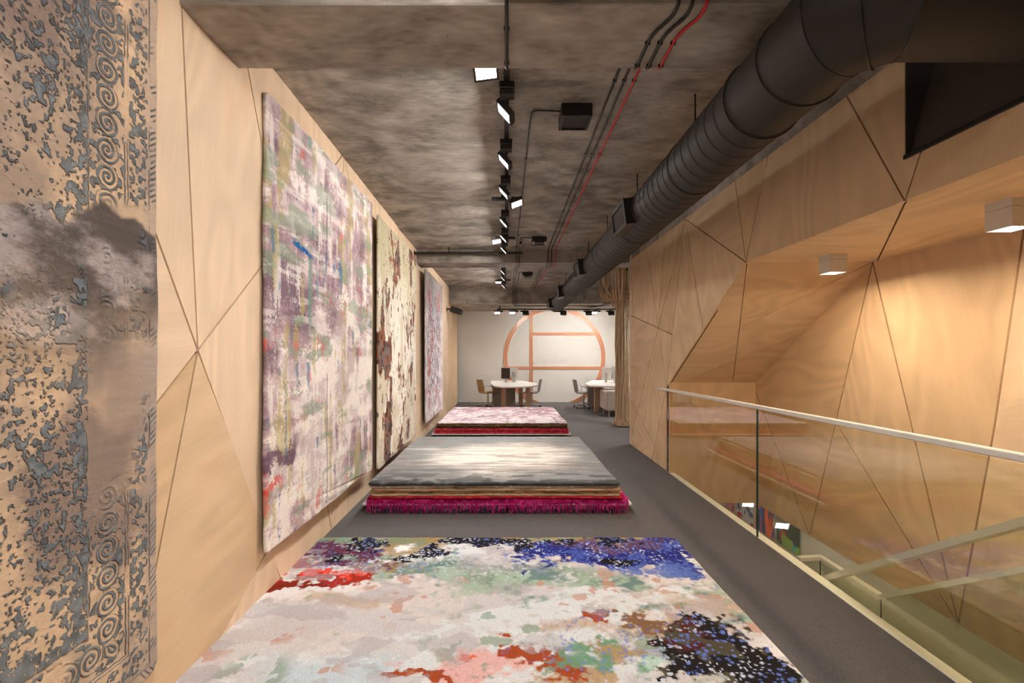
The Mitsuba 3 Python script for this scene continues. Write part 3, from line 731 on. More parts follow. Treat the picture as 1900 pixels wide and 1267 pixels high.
def board(label, x0, x1, y0, y1, z):
    k = thing('display_platform', label, 'platform')
    part(k, 'board', bx(x0, x1, y0, y1, z - .022, z, .003), 'mat_white_metal')
    part(k, 'plinth', bx(x0 + .12, x1 - .12, y0 + .12, y1 - .12, 0, z - .022), 'mat_black_matt')
    return k
board('white low platform under the middle rug stack with grey top rug', -1.40, 1.215, 4.44, 6.96, .105)
k = layer('slate blue fringed rug at the very bottom of the middle stack', 'mat_wool_slate', -1.34, 1.17, 4.45, 6.92, .107, .122, 31)
part(k, 'fringe', strands(-1.30, 1.14, 4.46, .115, .11, 420, 5, .0034, .022, .006), 'mat_wool_slate', 'slate blue fringe', 'stuff')
k = layer('magenta rug with long fringe low in the middle stack', 'mat_wool_magenta', -1.355, 1.185, 4.44, 6.9, .122, .158, 32)
part(k, 'fringe', cat(strands(-1.35, 1.175, 4.45, .152, .060, 800, 6, .0035, .022, .004), strands(-1.35, 1.175, 4.445, .150, .145, 330, 16, .0032, .030, .008)), 'mat_wool_magenta', 'magenta fringe', 'stuff')
LAY = [('thin bright red rug directly on the magenta one in the middle stack', 'mat_wool_red', .159, .174, -1.34, 1.12),
       ('brown flecked rug directly above the red rug of the middle stack', 'mat_wool_tan', .1755, .201, -1.315, 1.10),
       ('golden brown rug fourth from the top of the middle stack', 'mat_wool_gold', .2025, .227, -1.325, 1.115),
       ('tan and orange striped rug third from the top of the middle stack', 'mat_wool_tan', .2285, .255, -1.31, 1.105),
       ('taupe rug directly below the grey top rug of the middle stack', 'mat_wool_taupe', .2565, .288, -1.335, 1.10)]
for i, (lb, mt, z0, z1, xa, xb) in enumerate(LAY):
    layer(lb, mt, xa, xb, 4.41 + .012 * (i % 3), 6.87, z0, z1, 40 + i, wave=.002)
layer('grey rug fading to white in the middle, on top of the middle stack', 'mat_rug_smoke', -1.33, 1.085, 4.385, 6.86, .291, .318, 50, wave=.003)

board('white low platform under the far rug stack with mauve top rug', -1.39, 1.19, 8.47, 11.1, .075)
k = layer('crimson rug with shaggy edge at the bottom of the far stack', 'mat_wool_crimson', -1.345, 1.145, 8.50, 11.05, .077, .125, 61)
part(k, 'fringe', strands(-1.345, 1.145, 8.51, .118, .045, 520, 8, .006, .03), 'mat_wool_crimson', 'shaggy crimson edge', 'stuff')
k = layer('bright red shaggy rug second from the bottom of the far stack', 'mat_wool_red', -1.33, 1.14, 8.49, 11.04, .127, .178, 62)
part(k, 'fringe', strands(-1.33, 1.14, 8.50, .172, .045, 520, 9, .006, .028), 'mat_wool_crimson', 'shaggy red edge', 'stuff')
layer('dark brown rug directly above the red rugs of the far stack', 'mat_wool_dark', -1.315, 1.13, 8.48, 11.03, .18, .208, 63, wave=.004)
layer('olive brown rug between dark brown rug and top rug of the far stack', 'mat_wool_olive', -1.30, 1.135, 8.47, 11.02, .211, .256, 64, wave=.005)
layer('white and mauve patterned rug on top of the far stack', 'mat_rug_mauve', -1.27, 1.12, 8.45, 11.0, .262, .284, 65, wave=.004)

# ================================================================== SPIRAL DUCT
DX, DZ, DR = 1.305 * K, EYE + 1.30 * K, .203; DY = 2.03 * K
duct = thing('air_duct', 'large round black spiral duct hanging below the concrete ceiling', 'air duct')
prof = []
y = DY; yend = 12.45
def taper(y): return DR if y < 8 else (DR - .012 * min((y - 8) / .3, 1))
prof.append((DR, 0))
t_ = .30
while y + t_ < yend - .1:
    r = taper(y + t_)
    prof += [(r, t_ - .007), (r + .0035, t_ - .004), (r + .0035, t_ + .004), (r, t_ + .007)]
    t_ += .118 if t_ > .4 else .14
prof.append((taper(yend), yend - DY))
part(duct, 'spiral_tube', lathe(prof, (DX, DY, DZ), (0, 1, 0), 48), 'mat_duct', smooth=40)
part(duct, 'end_cap', lathe([(.001, 0), (taper(yend) + .004, 0), (taper(yend) + .004, .02), (.001, .02)], (DX, yend - .005, DZ), (0, 1, 0), 48), 'mat_duct', smooth=40)
for yy in (DY, 2.40): part(duct, 'joint_ring', lathe([(DR - .01, -.012), (DR + .011, -.008), (DR + .011, .008), (DR - .01, .012)], (DX, yy, DZ), (0, 1, 0), 48), 'mat_duct', smooth=40)
# gored elbow towards the right
ER = .24
cxe, cye = DX + ER, 1.955
angs = [0, 45, 90]
sec = []
pv = [np.array([cxe - ER, DY, DZ])]
for a0, a1 in zip(angs, angs[1:]):
    # corner of the segmented bend
    mid = math.radians((a0 + a1) / 2); rr = ER / math.cos(math.radians((a1 - a0) / 2))
    pv.append(np.array([cxe - rr * math.cos(mid), cye - rr * math.sin(mid), DZ]))
pv.append(np.array([cxe, cye - ER, DZ])); pv.append(np.array([XF + .4, cye - ER, DZ]))
def mitre_rings(P, r):
    rings = []
    for i, p in enumerate(P):
        d0 = P[i] - P[i - 1] if i else P[1] - P[0]; d1 = P[i + 1] - P[i] if i < len(P) - 1 else d0
        d0 = d0 / np.linalg.norm(d0); d1 = d1 / np.linalg.norm(d1); n = d0 + d1; n /= np.linalg.norm(n)
        a = np.cross([0, 0, 1], d0); ang = np.arange(48) * 2 * np.pi / 48
        base = p + r * (np.cos(ang)[:, None] * a + np.sin(ang)[:, None] * np.array([0, 0, 1.0]))
        s = ((p - base) @ n) / (d0 @ n); rings.append(base + s[:, None] * d0)
    return rings
def loft(r0, r1):
    n = len(r0); f = []
    for s in range(n):
        q = (s + 1) % n; f += [(s, n + q, q), (s, n + s, n + q)]
    return trimesh.Trimesh(np.vstack([r0, r1]), f, process=False)
pr = [pv[0], *pv[1:-2], pv[-1]]
rings = mitre_rings(pr, DR + .004)
names = ['elbow_segment'] * (len(rings) - 2) + ['branch_tube']
for nm, a, b in zip(names, rings, rings[1:]): part(duct, nm, loft(a, b), 'mat_duct', smooth=True)
for rg in rings[1:-1]: part(duct, 'joint_ring', tube(np.mean(rg, 0) + (rg - np.mean(rg, 0)) * 1.004, .0035, 6, closed=True), 'mat_black', smooth=True)
mid_ = [(a + b) / 2 for a, b in zip(rings[1], rings[2])]
part(duct, 'joint_ring', tube(np.mean(mid_, 0) + (np.array(mid_) - np.mean(mid_, 0)) * 1.012, .005, 6, closed=True), 'mat_black', smooth=True)
for xx in (2.0, 2.08): part(duct, 'joint_ring', lathe([(DR - .01, -.01), (DR + .012, -.007), (DR + .012, .007), (DR - .01, .01)], (xx, cye - ER, DZ), (1, 0, 0), 48), 'mat_duct', smooth=40)
for yy in (3.26, 4.70, 6.10, 7.5, 8.9, 10.35, 11.7):
    part(duct, 'hanger_rod', tube([(DX, yy, DZ + DR - .01), (DX, yy, (BEAM if 8.09 < yy < 8.56 else SLAB) + .002)], .006, 8), 'mat_black')
    part(duct, 'hanger_strap', lathe([(DR + .001, -.012), (DR + .0055, -.012), (DR + .0055, .012), (DR + .001, .012)], (DX, yy, DZ), (0, 1, 0), 48), 'mat_duct', smooth=40)
for y0, y1 in ((4.18, 4.67), (6.85, 7.32), (9.5, 9.97), (11.7, 12.15)):
    tilt = math.radians(7); hh = .118
    def loc(m):
        M = np.eye(4); c, s = math.cos(tilt), math.sin(tilt); M[0, 0], M[0, 2], M[2, 0], M[2, 2] = c, -s, s, c
        m = m.copy(); m.apply_transform(M); m.apply_translation([DX, 0, DZ]); return m
    shell = [bx(-.262, -.10, y0, y0 + .012, -hh, hh), bx(-.262, -.10, y1 - .012, y1, -hh, hh), bx(-.262, -.10, y0, y1, hh - .012, hh), bx(-.262, -.10, y0, y1, -hh, -hh + .012),
             bx(-.268, -.256, y0 - .006, y0 + .035, -hh - .006, hh + .006), bx(-.268, -.256, y1 - .035, y1 + .006, -hh - .006, hh + .006), bx(-.268, -.256, y0, y1, hh - .03, hh + .006), bx(-.268, -.256, y0, y1, -hh - .006, -hh + .03)]
    ob = part(duct, 'outlet_box', loc(cat(*shell)), 'mat_black')
    for j in range(8):
        zc = -hh + .042 + j * (2 * hh - .084) / 7
        s = bx(-.010, .010, y0 + .03, y1 - .03, -.002, .002); M = trimesh.transformations.rotation_matrix(.6, [0, 1, 0]); s.apply_transform(M); s.apply_translation([-.252, 0, zc])
        part(ob, 'slat', loc(s), 'mat_slat')

# ================================================================== CONDUITS, BOXES
def conduit(label, pts, mat='mat_black', r=.009, clips=()):
    k = thing('conduit', label, 'conduit'); pts = [(a * K, b * K, c) for a, b, c in pts]
    part(k, 'pipe', tube(path(*pts, rad=.06), r, 8), mat, smooth=True)
    for c in clips:
        c = (c[0] * K, c[1] * K, c[2])
        part(k, 'clip', bx(c[0] - .013, c[0] + .013, c[1] - .006, c[1] + .006, c[2] - .004, c[2] + .011), 'mat_black')
    return k
def over_beams(x, r=.009, bend=True, end=12.28, xnear=None):
    """runs under beam 1, along slab, down and under beam 2, along the slab again"""
    zb, zs = BEAM - r, SLAB - r
    p = [((xnear if xnear is not None else x), 1.9, zb)] if False else []
    a = [(x + .06, 2.03, SLAB - .05), (x + .06, 2.04, zb + .0), (x + .06, 2.12, zb), (x, 2.24, zb), (x, 2.535, zb), (x, 2.54, zs), (x, 7.855, zs), (x, 7.86, zb), (x, 8.34, zb), (x, 8.345, zs), (x - .02, end, zs)]
    return a
for x, mt, lb in ((.708, 'mat_black', 'black conduit left of the pair beside the red pipe'), (.77, 'mat_black', 'black conduit directly left of the red pipe'), (.835, 'mat_red', 'thin red pipe running along the concrete ceiling')):
    conduit(lb, over_beams(x), mt, .0085 if mt == 'mat_black' else .008, [(x, yy, SLAB - .011) for yy in (3.0, 4.1, 5.2, 6.3, 7.3, 9.2, 10.8)] + [(x, 2.3, BEAM - .011), (x, 2.48, BEAM - .011)])
conduit('black conduit under the near beam leading to the lamp track', [(.0, 1.9, SLAB - .01), (.0, 2.035, SLAB - .01), (.0, 2.04, BEAM - .01), (.0, 2.535, BEAM - .01), (.0, 2.54, SLAB - .03), (.0, 2.62, SLAB - .03)], clips=[(.0, 2.2, BEAM - .011), (.0, 2.46, BEAM - .011)])
conduit('thin black conduit curving from the nearest ceiling box along the ceiling', [(.42, 3.36, SLAB - .02), (.19, 3.36, SLAB - .01), (.18, 3.6, SLAB - .01), (.165, 7.855, SLAB - .01), (.165, 7.86, BEAM - .01), (.165, 8.33, BEAM - .01), (.165, 8.34, SLAB - .01), (.165, 12.28, SLAB - .01), (.165, 12.295, SOFF - .01), (.165, 12.5, SOFF - .01)], r=.006,
        clips=[(.175, yy, SLAB - .008) for yy in (4.2, 5.1, 6.0, 6.9, 9.4, 10.8)])
conduit('black conduit second from the lamp track crossing the second beam', [(.215, 7.5, SLAB - .01), (.215, 7.855, SLAB - .01), (.215, 7.86, BEAM - .01), (.215, 8.33, BEAM - .01), (.215, 8.34, SLAB - .01), (.215, 12.28, SLAB - .01), (.215, 12.295, SOFF - .01), (.215, 12.75, SOFF - .01), (2.6, 12.75, SOFF - .01)], r=.008)
conduit('black conduit running from the farthest ceiling box to the far beam', [(.38, 10.0, SLAB - .02), (.285, 10.0, SLAB - .01), (.275, 12.28, SLAB - .01), (.275, 12.295, SOFF - .01), (.275, 12.6, SOFF - .01)], r=.007)
conduit('black conduit from the middle ceiling box to the pipe by the second beam', [(.42, 7.02, SLAB - .02), (.225, 7.02, SLAB - .01), (.215, 7.2, SLAB - .01), (.215, 7.49, SLAB - .01)], r=.006)
for i, (x, lb) in enumerate(((2.62, 'left'), (2.68, 'middle'), (2.75, 'right'))):
    conduit(f'thin conduit on the far beam by the rope tree, {lb} one of three', [(x, 12.29, SLAB - .02), (x, 12.293, SOFF - .01), (x, 12.5, SOFF - .01), (x - .35, 13.2, SOFF - .01)], r=.007)

for i, (x, yc, s, lb) in enumerate(((.505, 3.39, .11, 'square black ceiling box nearest the viewer'), (.50, 7.10, .11, 'square black ceiling box just before the second beam'), (.46, 10.15, .11, 'square black ceiling box furthest away, near the far beam'))):
    x, yc, s = x * K, yc * K, s * K
    k = thing('ceiling_box', lb, 'ceiling box', None)
    z0 = SLAB - .095
    part(k, 'housing', cat(bx(x - s, x + s, yc - s, yc + s, z0 + .02, SLAB + .001, .004), bx(x - s, x - s + .022, yc - s, yc + s, z0, z0 + .024), bx(x + s - .022, x + s, yc - s, yc + s, z0, z0 + .024),
                           bx(x - s, x + s, yc - s, yc - s + .014, z0, z0 + .024), bx(x - s, x + s, yc + s - .014, yc + s, z0, z0 + .024)), 'mat_black')
    part(k, 'grille', bx(x - s + .022, x + s - .022, yc - s + .014, yc + s - .014, z0 + .010, z0 + .02), 'mat_black_matt')
    if i: 
        for sgn in (-1, 1): part(k, 'clip', bx(x + sgn * (s - .02) - .014, x + sgn * (s - .02) + .014, yc - s - .006, yc - s + .03, z0 - .03, z0 + .012), 'mat_white_metal', 'white side clip')
sp_ = thing('smoke_detector', 'small white detector on the concrete ceiling between second and far beam', 'detector')
part(sp_, 'base', lathe([(.001, 0), (.05, 0), (.05, .02), (.001, .02)], (.93, 11.0, SLAB - .0195), (0, 0, 1), 20), 'mat_white_metal', smooth=40)
part(sp_, 'cap', lathe([(.001, -.03), (.03, -.025), (.04, 0), (.001, 0)], (.93, 11.0, SLAB - .0195), (0, 0, 1), 20), 'mat_white_metal', smooth=40)

# black pipe from the left wall along the second beam
k = thing('ceiling_pipe', 'black pipe reaching from the timber wall along the second beam', 'pipe')
part(k, 'pipe', tube([(-1.60, 7.92, EYE + 1.745), (.27, 7.92, EYE + 1.745)], .023, 12), 'mat_black', smooth=40)
part(k, 'wall_flange', lathe([(.02, 0), (.045, 0), (.045, .03), (.02, .03)], (-1.615, 7.92, EYE + 1.745), (1, 0, 0), 16), 'mat_black', smooth=40)
part(k, 'cross_bar', bx(.206, .242, 7.25, 7.94, EYE + 1.75, EYE + 1.785), 'mat_black')
for xx in (-1.0, 0.2175): part(k, 'hanger', bx(xx - .008, xx + .008, 7.912, 7.928, EYE + 1.75, SLAB + .001), 'mat_black')

# black speaker on the left wall before the white wall
k = thing('wall_speaker', 'black speaker on a bracket at the end of the timber wall', 'speaker')
c0 = on_y(848, 577, 12.15)
m = bx(-.18, .14, -.10, .10, -.075, .075, .02); m.apply_transform(trimesh.transformations.rotation_matrix(.3, [0, 1, 0])); m.apply_translation(c0)
part(k, 'cabinet', m, 'mat_black')
m = bx(.12, .15, -.085, .085, -.06, .06, .008); m.apply_transform(trimesh.transformations.rotation_matrix(.3, [0, 1, 0])); m.apply_translation(c0)
part(k, 'grille', m, 'mat_black_matt')
part(k, 'bracket', cat(bx(-1.60, c0[0] - .1, c0[1] - .02, c0[1] + .02, c0[2] + .03, c0[2] + .07), bx(-1.602, -1.585, c0[1] - .05, c0[1] + .05, c0[2] - .03, c0[2] + .13)), 'mat_black')

# ================================================================== TRACK LAMPS
def lamp_head(k, c, n, up, w, h, d, rad, mat='mat_black_matt', weight=1.0):
    """rectangular head: lens centre c, facing n"""
    n = np.asarray(n, float) / np.linalg.norm(n)
    fr_ = [bx(-w / 2 - .013, -w / 2, -h / 2 - .013, h / 2 + .013, -d, .005), bx(w / 2, w / 2 + .013, -h / 2 - .013, h / 2 + .013, -d, .005),
           bx(-w / 2, w / 2, -h / 2 - .013, -h / 2, -d, .005), bx(-w / 2, w / 2, h / 2, h / 2 + .013, -d, .005), bx(-w / 2, w / 2, -h / 2, h / 2, -d, -.01)]
    hd = part(k, 'head', oriented(cat(*fr_), c, n, up), mat)
    q = trimesh.Trimesh([[-w / 2, -h / 2, 0], [w / 2, -h / 2, 0], [w / 2, h / 2, 0], [-w / 2, h / 2, 0]], [[0, 1, 2], [0, 2, 3]], process=False)
    emit(hd, 'lens', oriented(q, np.asarray(c) - n * .003, n, up), rad, 'glowing lens', weight)
LSUF = ['nearest', 'second', 'third', 'fourth', 'fifth', 'sixth']
TZ = SLAB - .05
def track_x(y): return .005 - .008 * (y - 2.6)
tr = thing('lamp_track', 'black lamp track along the ceiling from the near beam to the second beam', 'track')
part(tr, 'rail', bx(-.018, .018, 2.64, 7.6, TZ - .0, TZ + .035), 'mat_black')
for yy in (2.75, 4.3, 5.9, 7.45): part(tr, 'bracket', bx(-.012, .012, yy - .02, yy + .02, TZ + .03, SLAB + .001), 'mat_black')
tr2 = thing('lamp_track', 'short black lamp track on the ceiling between second and far beam', 'track')
part(tr2, 'rail', bx(-.058, -.022, 8.85, 11.9, TZ, TZ + .035), 'mat_black')
for yy in (9.05, 11.75): part(tr2, 'bracket', bx(-.052, -.028, yy - .02, yy + .02, TZ + .03, SLAB + .001), 'mat_black')
WN = np.array([-.74, .05, -.67])
def washer(y, x, label, group, f=1.0):
    y *= K
    k = thing('track_lamp', label, 'track lamp', group)
    part(k, 'adapter', bx(x - .05, x + .05, y, y + .10, TZ - .045, TZ, .004), 'mat_black')
    part(k, 'driver', bx(x - .048, x + .048, y + .02, y + .10, TZ - .075, TZ - .045), 'mat_black_matt')
    part(k, 'stem', bx(x - .012, x + .012, y + .09, y + .135, TZ - .085, TZ - .05), 'mat_black')
    c = np.array([x - .02, y + .19, TZ - .115])
    lamp_head(k, c, WN, (0, 1, 0), .118, .122, .035, np.array(COOL) * WASH * f, weight=3.0)
def cross(y, x, side, label, n, power, rad=60.0, target=None, cut=38):
    y *= K
    k = thing('track_lamp', label, 'track lamp', None)
    part(k, 'adapter', bx(x - .05, x + .05, y - .02, y + .03, TZ - .03, TZ, .003), 'mat_black')
    part(k, 'arm', bx(x - .16, x + .16, y - .02, y + .03, TZ - .065, TZ - .03, .004), 'mat_black_matt')
    c = np.array([x + side * .125, y + .01, TZ - .10])
    n = np.asarray(n, float)
    lamp_head(k, c, n, (1, 0, 0) if False else (0, 1, 0), .125, .11, .03, np.array(COOL) * rad)
    if power:
        tgt = np.asarray(target, float); o = c + n / np.linalg.norm(n) * .02
        scene[f'{k}_beam'] = {'type': 'spot', 'sampling_weight': 1.5, 'intensity': rgb(*(np.array(COOL) * power)), 'cutoff_angle': float(cut), 'beam_width': float(cut * .45), 'to_world': T().look_at(origin=o.tolist(), target=tgt.tolist(), up=[0.3, 1, 0.1])}
cross(2.66, .0, -1, 'wide armed track lamp facing the viewer, right behind the near beam', (.12, -.35, -.93), 10.0, 120, (.0, 2.7, 0), 56)
for i, (y, lb) in enumerate(((2.93, 'nearest of the slanted track lamps, behind the wide armed lamp'), (3.72, 'second slanted track lamp from the viewer'), (4.48, 'third slanted track lamp from the viewer, before a wide armed one'),
                             (5.55, 'slanted track lamp just beyond the second wide armed lamp'), (6.33, 'slanted track lamp before the third wide armed lamp'), (7.05, 'last slanted track lamp before the second beam'))):
    washer(y, track_x(y), lb, None)
cross(5.03, -.01, 1, 'wide armed track lamp with lens to the right, second along the track', (.35, -.25, -.90), 5.0, 200, (.0, 5.6, .3), 48)
cross(6.72, -.025, -1, 'wide armed track lamp with lens to the left, close to the second beam', (.2, -.3, -.93), 12.0, 120, (-.1, 6.2, .3), 50)
washer(9.0, -.06, 'slanted track lamp directly beyond the second beam', None)
washer(9.75, -.065, 'middle slanted track lamp beyond the second beam', None)
washer(10.9, -.06, 'furthest slanted track lamp, before the far beam', None)
cross(10.55, -.07, -1, 'wide armed track lamp beyond the second beam', (0, -.3, -.95), 22.0, 60, (0, 9.8, .3), 45)
# the track goes on behind the viewer
tr3 = thing('lamp_track', 'black lamp track over the viewer, before the near beam', 'track')
part(tr3, 'rail', bx(-.018, .018, -2.6, 1.9, TZ, TZ + .035), 'mat_black')
for yy in (-2.4, -.4, 1.7): part(tr3, 'bracket', bx(-.012, .012, yy - .02, yy + .02, TZ + .03, SLAB + .001), 'mat_black')
for i, y in enumerate((-.5, .6, 1.45)):
    washer(y, .0, 'slanted track lamp over the viewer, outside the picture', 'lamps over the viewer', .9)
cross(.2, .0, 1, 'wide armed track lamp over the viewer, outside the picture', (.4, .1, -.90), 10.0, 200, (.2, 1.8, 0), 56)

# back track in front of the white wall
kt = thing('lamp_track', 'black lamp track crossing in front of the white back wall', 'track')
YT = 13.4; ZT2 = EYE + (CY - 574) * YT / F
part(kt, 'rail', bx(ex(922) * YT / YB, 3.4, YT - .018, YT + .018, ZT2 - .012, ZT2 + .022), 'mat_black')
for xx in (-.2, 1.4, 3.2): part(kt, 'bracket', bx(xx - .02, xx + .02, YT - .012, YT + .012, ZT2 + .02, SOFF + .001), 'mat_black')
for px, kind in ((926, 'left end lamp of the track before the white wall'), (954, 'second lamp of the track before the white wall'), (973, 'third lamp of the track, by the top of the copper ring'), (1043, 'lamp of the far track just right of the duct end'), (1090, 'lamp of the far track over the right side of the copper ring'), (1107, 'lamp of the far track beside the right side of the copper ring'), (1132, 'lamp of the far track by the rope tree')):
    k = thing('spot_lamp', kind, 'spot lamp'); X = (px - CX) * YT / F
    part(k, 'arm', cat(bx(X - .115, X + .115, YT - .03, YT + .03, ZT2 - .075, ZT2 - .03, .004), bx(X - .02, X + .02, YT - .015, YT + .015, ZT2 - .035, ZT2 - .01)), 'mat_black')
    if px in (926, 954, 1107): lamp_head(k, (X - .06, YT - .02, ZT2 - .10), (0, -.42, -.90), (0, 1, 0), .16, .12, .035, np.array(COOL) * 190, weight=.6)
    else: lamp_head(k, (X + .04, YT + .04, ZT2 - .12), (0, .66, -.75), (0, 0, 1), .15, .12, .05, np.array(COOL) * 270)

for x, y in ((3.3, 9.0), (4.2, 11.2)):
    k = thing('ceiling_lamp', 'square ceiling lamp of the back room, behind the timber wall', 'lamp', 'ceiling lamps of the back room'); zt = SLAB if y < 12.3 else SOFF
    part(k, 'housing', cat(bx(x - .09, x - .07, y - .09, y + .09, zt - .08, zt + .001), bx(x + .07, x + .09, y - .09, y + .09, zt - .08, zt + .001), bx(x - .07, x + .07, y - .09, y - .07, zt - .08, zt + .001), bx(x - .07, x + .07, y + .07, y + .09, zt - .08, zt + .001)), 'mat_black')
    z = zt - .06
    emit(k, 'lens', trimesh.Trimesh([[x - .07, y - .07, z], [x + .07, y - .07, z], [x + .07, y + .07, z], [x - .07, y + .07, z]], [[0, 2, 1], [0, 3, 2]], process=False), np.array(COOL) * 1300)

# ================================================================== DOWNLIGHTS OVER THE STAIRS
for i, (y0, lb, g) in enumerate(((3.73, 'small white cube downlight on the timber soffit, further from the viewer', None), (2.387, 'white cube downlight on the timber soffit at the right edge', None),
                                 (1.05, 'white cube downlight over the stairs, outside the picture', None))):
    x0, s, hh = 2.635, .138, .15
    k = thing('downlight', lb, 'downlight', g)
    x1, y1 = x0 + s, y0 + s
    bd = part(k, 'body', cat(bx(x0, x0 + .006, y0, y1, ZS - hh, ZS - .047), bx(x1 - .006, x1, y0, y1, ZS - hh, ZS - .047), bx(x0, x1, y0, y0 + .006, ZS - hh, ZS - .047), bx(x0, x1, y1 - .006, y1, ZS - hh, ZS - .047),
                             bx(x0 + .005, x1 - .005, y0 + .005, y1 - .005, ZS - hh + .02, ZS - .044)), 'mat_white_metal')
    part(k, 'base', bx(x0, x1, y0, y1, ZS - .044, ZS + .001), 'mat_white_metal')
    q = trimesh.Trimesh([[x0 + .008, y0 + .008, ZS - hh + .006], [x1 - .008, y0 + .008, ZS - hh + .006], [x1 - .008, y1 - .008, ZS - hh + .006], [x0 + .008, y1 - .008, ZS - hh + .006]], [[0, 2, 1], [0, 3, 2]], process=False)
    emit(k, 'lens', q, np.array(WARM) * 350, 'glowing lens', 5.0)

# ================================================================== GLASS BALUSTRADES
def pane(v4):
    v4 = np.asarray(v4, float); return trimesh.Trimesh(v4, [[0, 1, 2], [0, 2, 3]], process=False)
GX = 2.135; HR = 1.105
gb = thing('glass_balustrade', 'glass balustrade with pale handrail along the gallery edge', 'balustrade')
ys = [6.45, 3.90, 1.35, -1.2, -3.6]
for a, b in zip(ys, ys[1:]):
    g0, g1 = a - .006, b + .006; HR = 1.145 - .0105 * a
    pn = part(gb, 'pane', pane([(GX, g0, -.05), (GX, g1, -.05), (GX, g1, HR - .01), (GX, g0, HR - .01)]), 'mat_glass')
    part(pn, 'edge', cat(bx(GX - .005, GX + .005, g0 - .002, g0 + .003, -.05, HR - .01), bx(GX - .005, GX + .005, g1 - .003, g1 + .002, -.05, HR - .01)), 'mat_glass_edge', 'dark glass edge')
hr_ = bx(GX - .025, GX + .025, -3.6, 6.46, -.032, 0, .004); hr_.vertices[:, 2] += 1.158 - .0105 * hr_.vertices[:, 1]
part(gb, 'handrail', hr_, 'mat_white_metal', 'pale flat handrail')
part(gb, 'base_channel', bx(GX - .008, GX + .008, -3.6, 6.0, -.07, -.03), 'mat_black', 'dark base channel')
# stair balustrades: rail A (near side), rail B (far side)
def rail(k, P, w, h, mat, drop, glass, label):
    P = [np.asarray(p, float) for p in P]; ms = []
    for a, b in zip(P, P[1:]):
        d = b - a; L = np.linalg.norm(d); d /= L; s = np.cross(d, [0, 0, 1.0]); s /= np.linalg.norm(s); u = np.cross(s, d)
        m = bx(-w / 2, w / 2, -.01, L + .01, -h, 0); m.vertices = a + m.vertices[:, :1] * s + m.vertices[:, 1:2] * d + m.vertices[:, 2:] * u
        part(k, 'handrail', m, mat, label)
        g = pane([a - [0, 0, h * .8], b - [0, 0, h * .8], b - [0, 0, drop], a - [0, 0, drop]])
        pn = part(k, 'pane', g, glass)
        part(pn, 'edge', tube([a - [0, 0, h], a - [0, 0, drop]], .006, 4), 'mat_glass_edge', 'dark glass edge')
        part(k, 'shoe', tube([a - [0, 0, drop], b - [0, 0, drop]], .03, 4), 'mat_cream_metal')
XA = 2.27
A_lo, A_hi = on_x(1520, 1072, XA), on_x(1900, 961, XA)
d = (A_hi - A_lo); A_top = A_lo + d * 1.25
ka = thing('stair_balustrade', 'glass stair balustrade with broad grey handrail just behind the gallery edge', 'balustrade')
rail(ka, [A_lo - d * .04, A_top], .06, .035, 'mat_steel', 1.0, 'mat_glass', 'broad grey handrail')
XB = 3.08
B_lo, B_hi, B_far = on_x(1635, 1103, XB), on_x(1900, 1050, XB), on_x(1522, 1034, XB)
B_far[2] = B_lo[2]
d = B_hi - B_lo
kb_ = thing('stair_balustrade', 'glass balustrade with cream handrail on the far side of the stairs, turning a corner', 'balustrade')
rail(kb_, [B_far + np.array([-.22, -.03, 0]), B_far, B_lo, B_lo + d * 1.8], .055, .035, 'mat_cream_metal', .95, 'mat_glass_green', 'cream handrail')
# the stairs themselves: landing and treads rising towards the viewer
st_ = thing('staircase', 'stair flight descending behind the glass balustrade', 'staircase')
zl = B_lo[2] - .95
part(st_, 'landing', bx(2.24, 3.14, B_lo[1], B_far[1] + .05, zl - .12, zl), 'mat_white_metal')
slope = d[2] / -d[1]
for i in range(8):
    y1 = B_lo[1] - i * .27; zt = zl + (i + 1) * .27 * slope
    part(st_, 'tread', bx(2.30, 3.05, y1 - .29, y1, zt - .05, zt), 'mat_white_metal')
part(st_, 'stringer', trimesh.convex.convex_hull(np.array([(x, B_lo[1] - s * 2.3, zl - .06 + s * 2.3 * slope + q) for x in (2.6, 2.75) for s in (0, 1) for q in (-.14, .05)])), 'mat_white_metal')
part(st_, 'post', cat(bx(2.6, 2.75, B_lo[1] + .2, B_lo[1] + .35, -3.3, zl - .1)), 'mat_white_metal')

# ================================================================== PICTURES AND LAMPS OF THE FLOOR BELOW
def picture_mat(name, cols, seed, kx, ky):
    cs = [C(*srgb(*c)) for c in cols]
    def f(p, n, uv):
        a = fbm(p.y * kx, p.z * ky, seed, 4); c = cs[0]
        for i, q in enumerate(cs[1:]): c = mix(c, q, smoothstep(.52, .56, fbm(p.y * kx + 7 * i, p.z * ky, seed + 5 * i, 3)))
        return dr.minimum(c * (1.5 + .8 * a), .9)
    return princ(name, f, .5, .3)
picture_mat('mat_pic_a', [(225, 215, 212), (120, 70, 80), (60, 50, 56), (200, 120, 130)], 3, 6, 6)
picture_mat('mat_pic_b', [(206, 204, 214), (150, 50, 60), (90, 100, 140), (230, 230, 232)], 8, 5, 5)
picture_mat('mat_pic_c', [(190, 40, 46), (50, 84, 140), (40, 50, 84), (206, 90, 50)], 12, 9, 1.2)
picture_mat('mat_pic_d', [(96, 116, 52), (190, 40, 60), (40, 120, 130), (40, 48, 34)], 17, 3.4, 3.4)
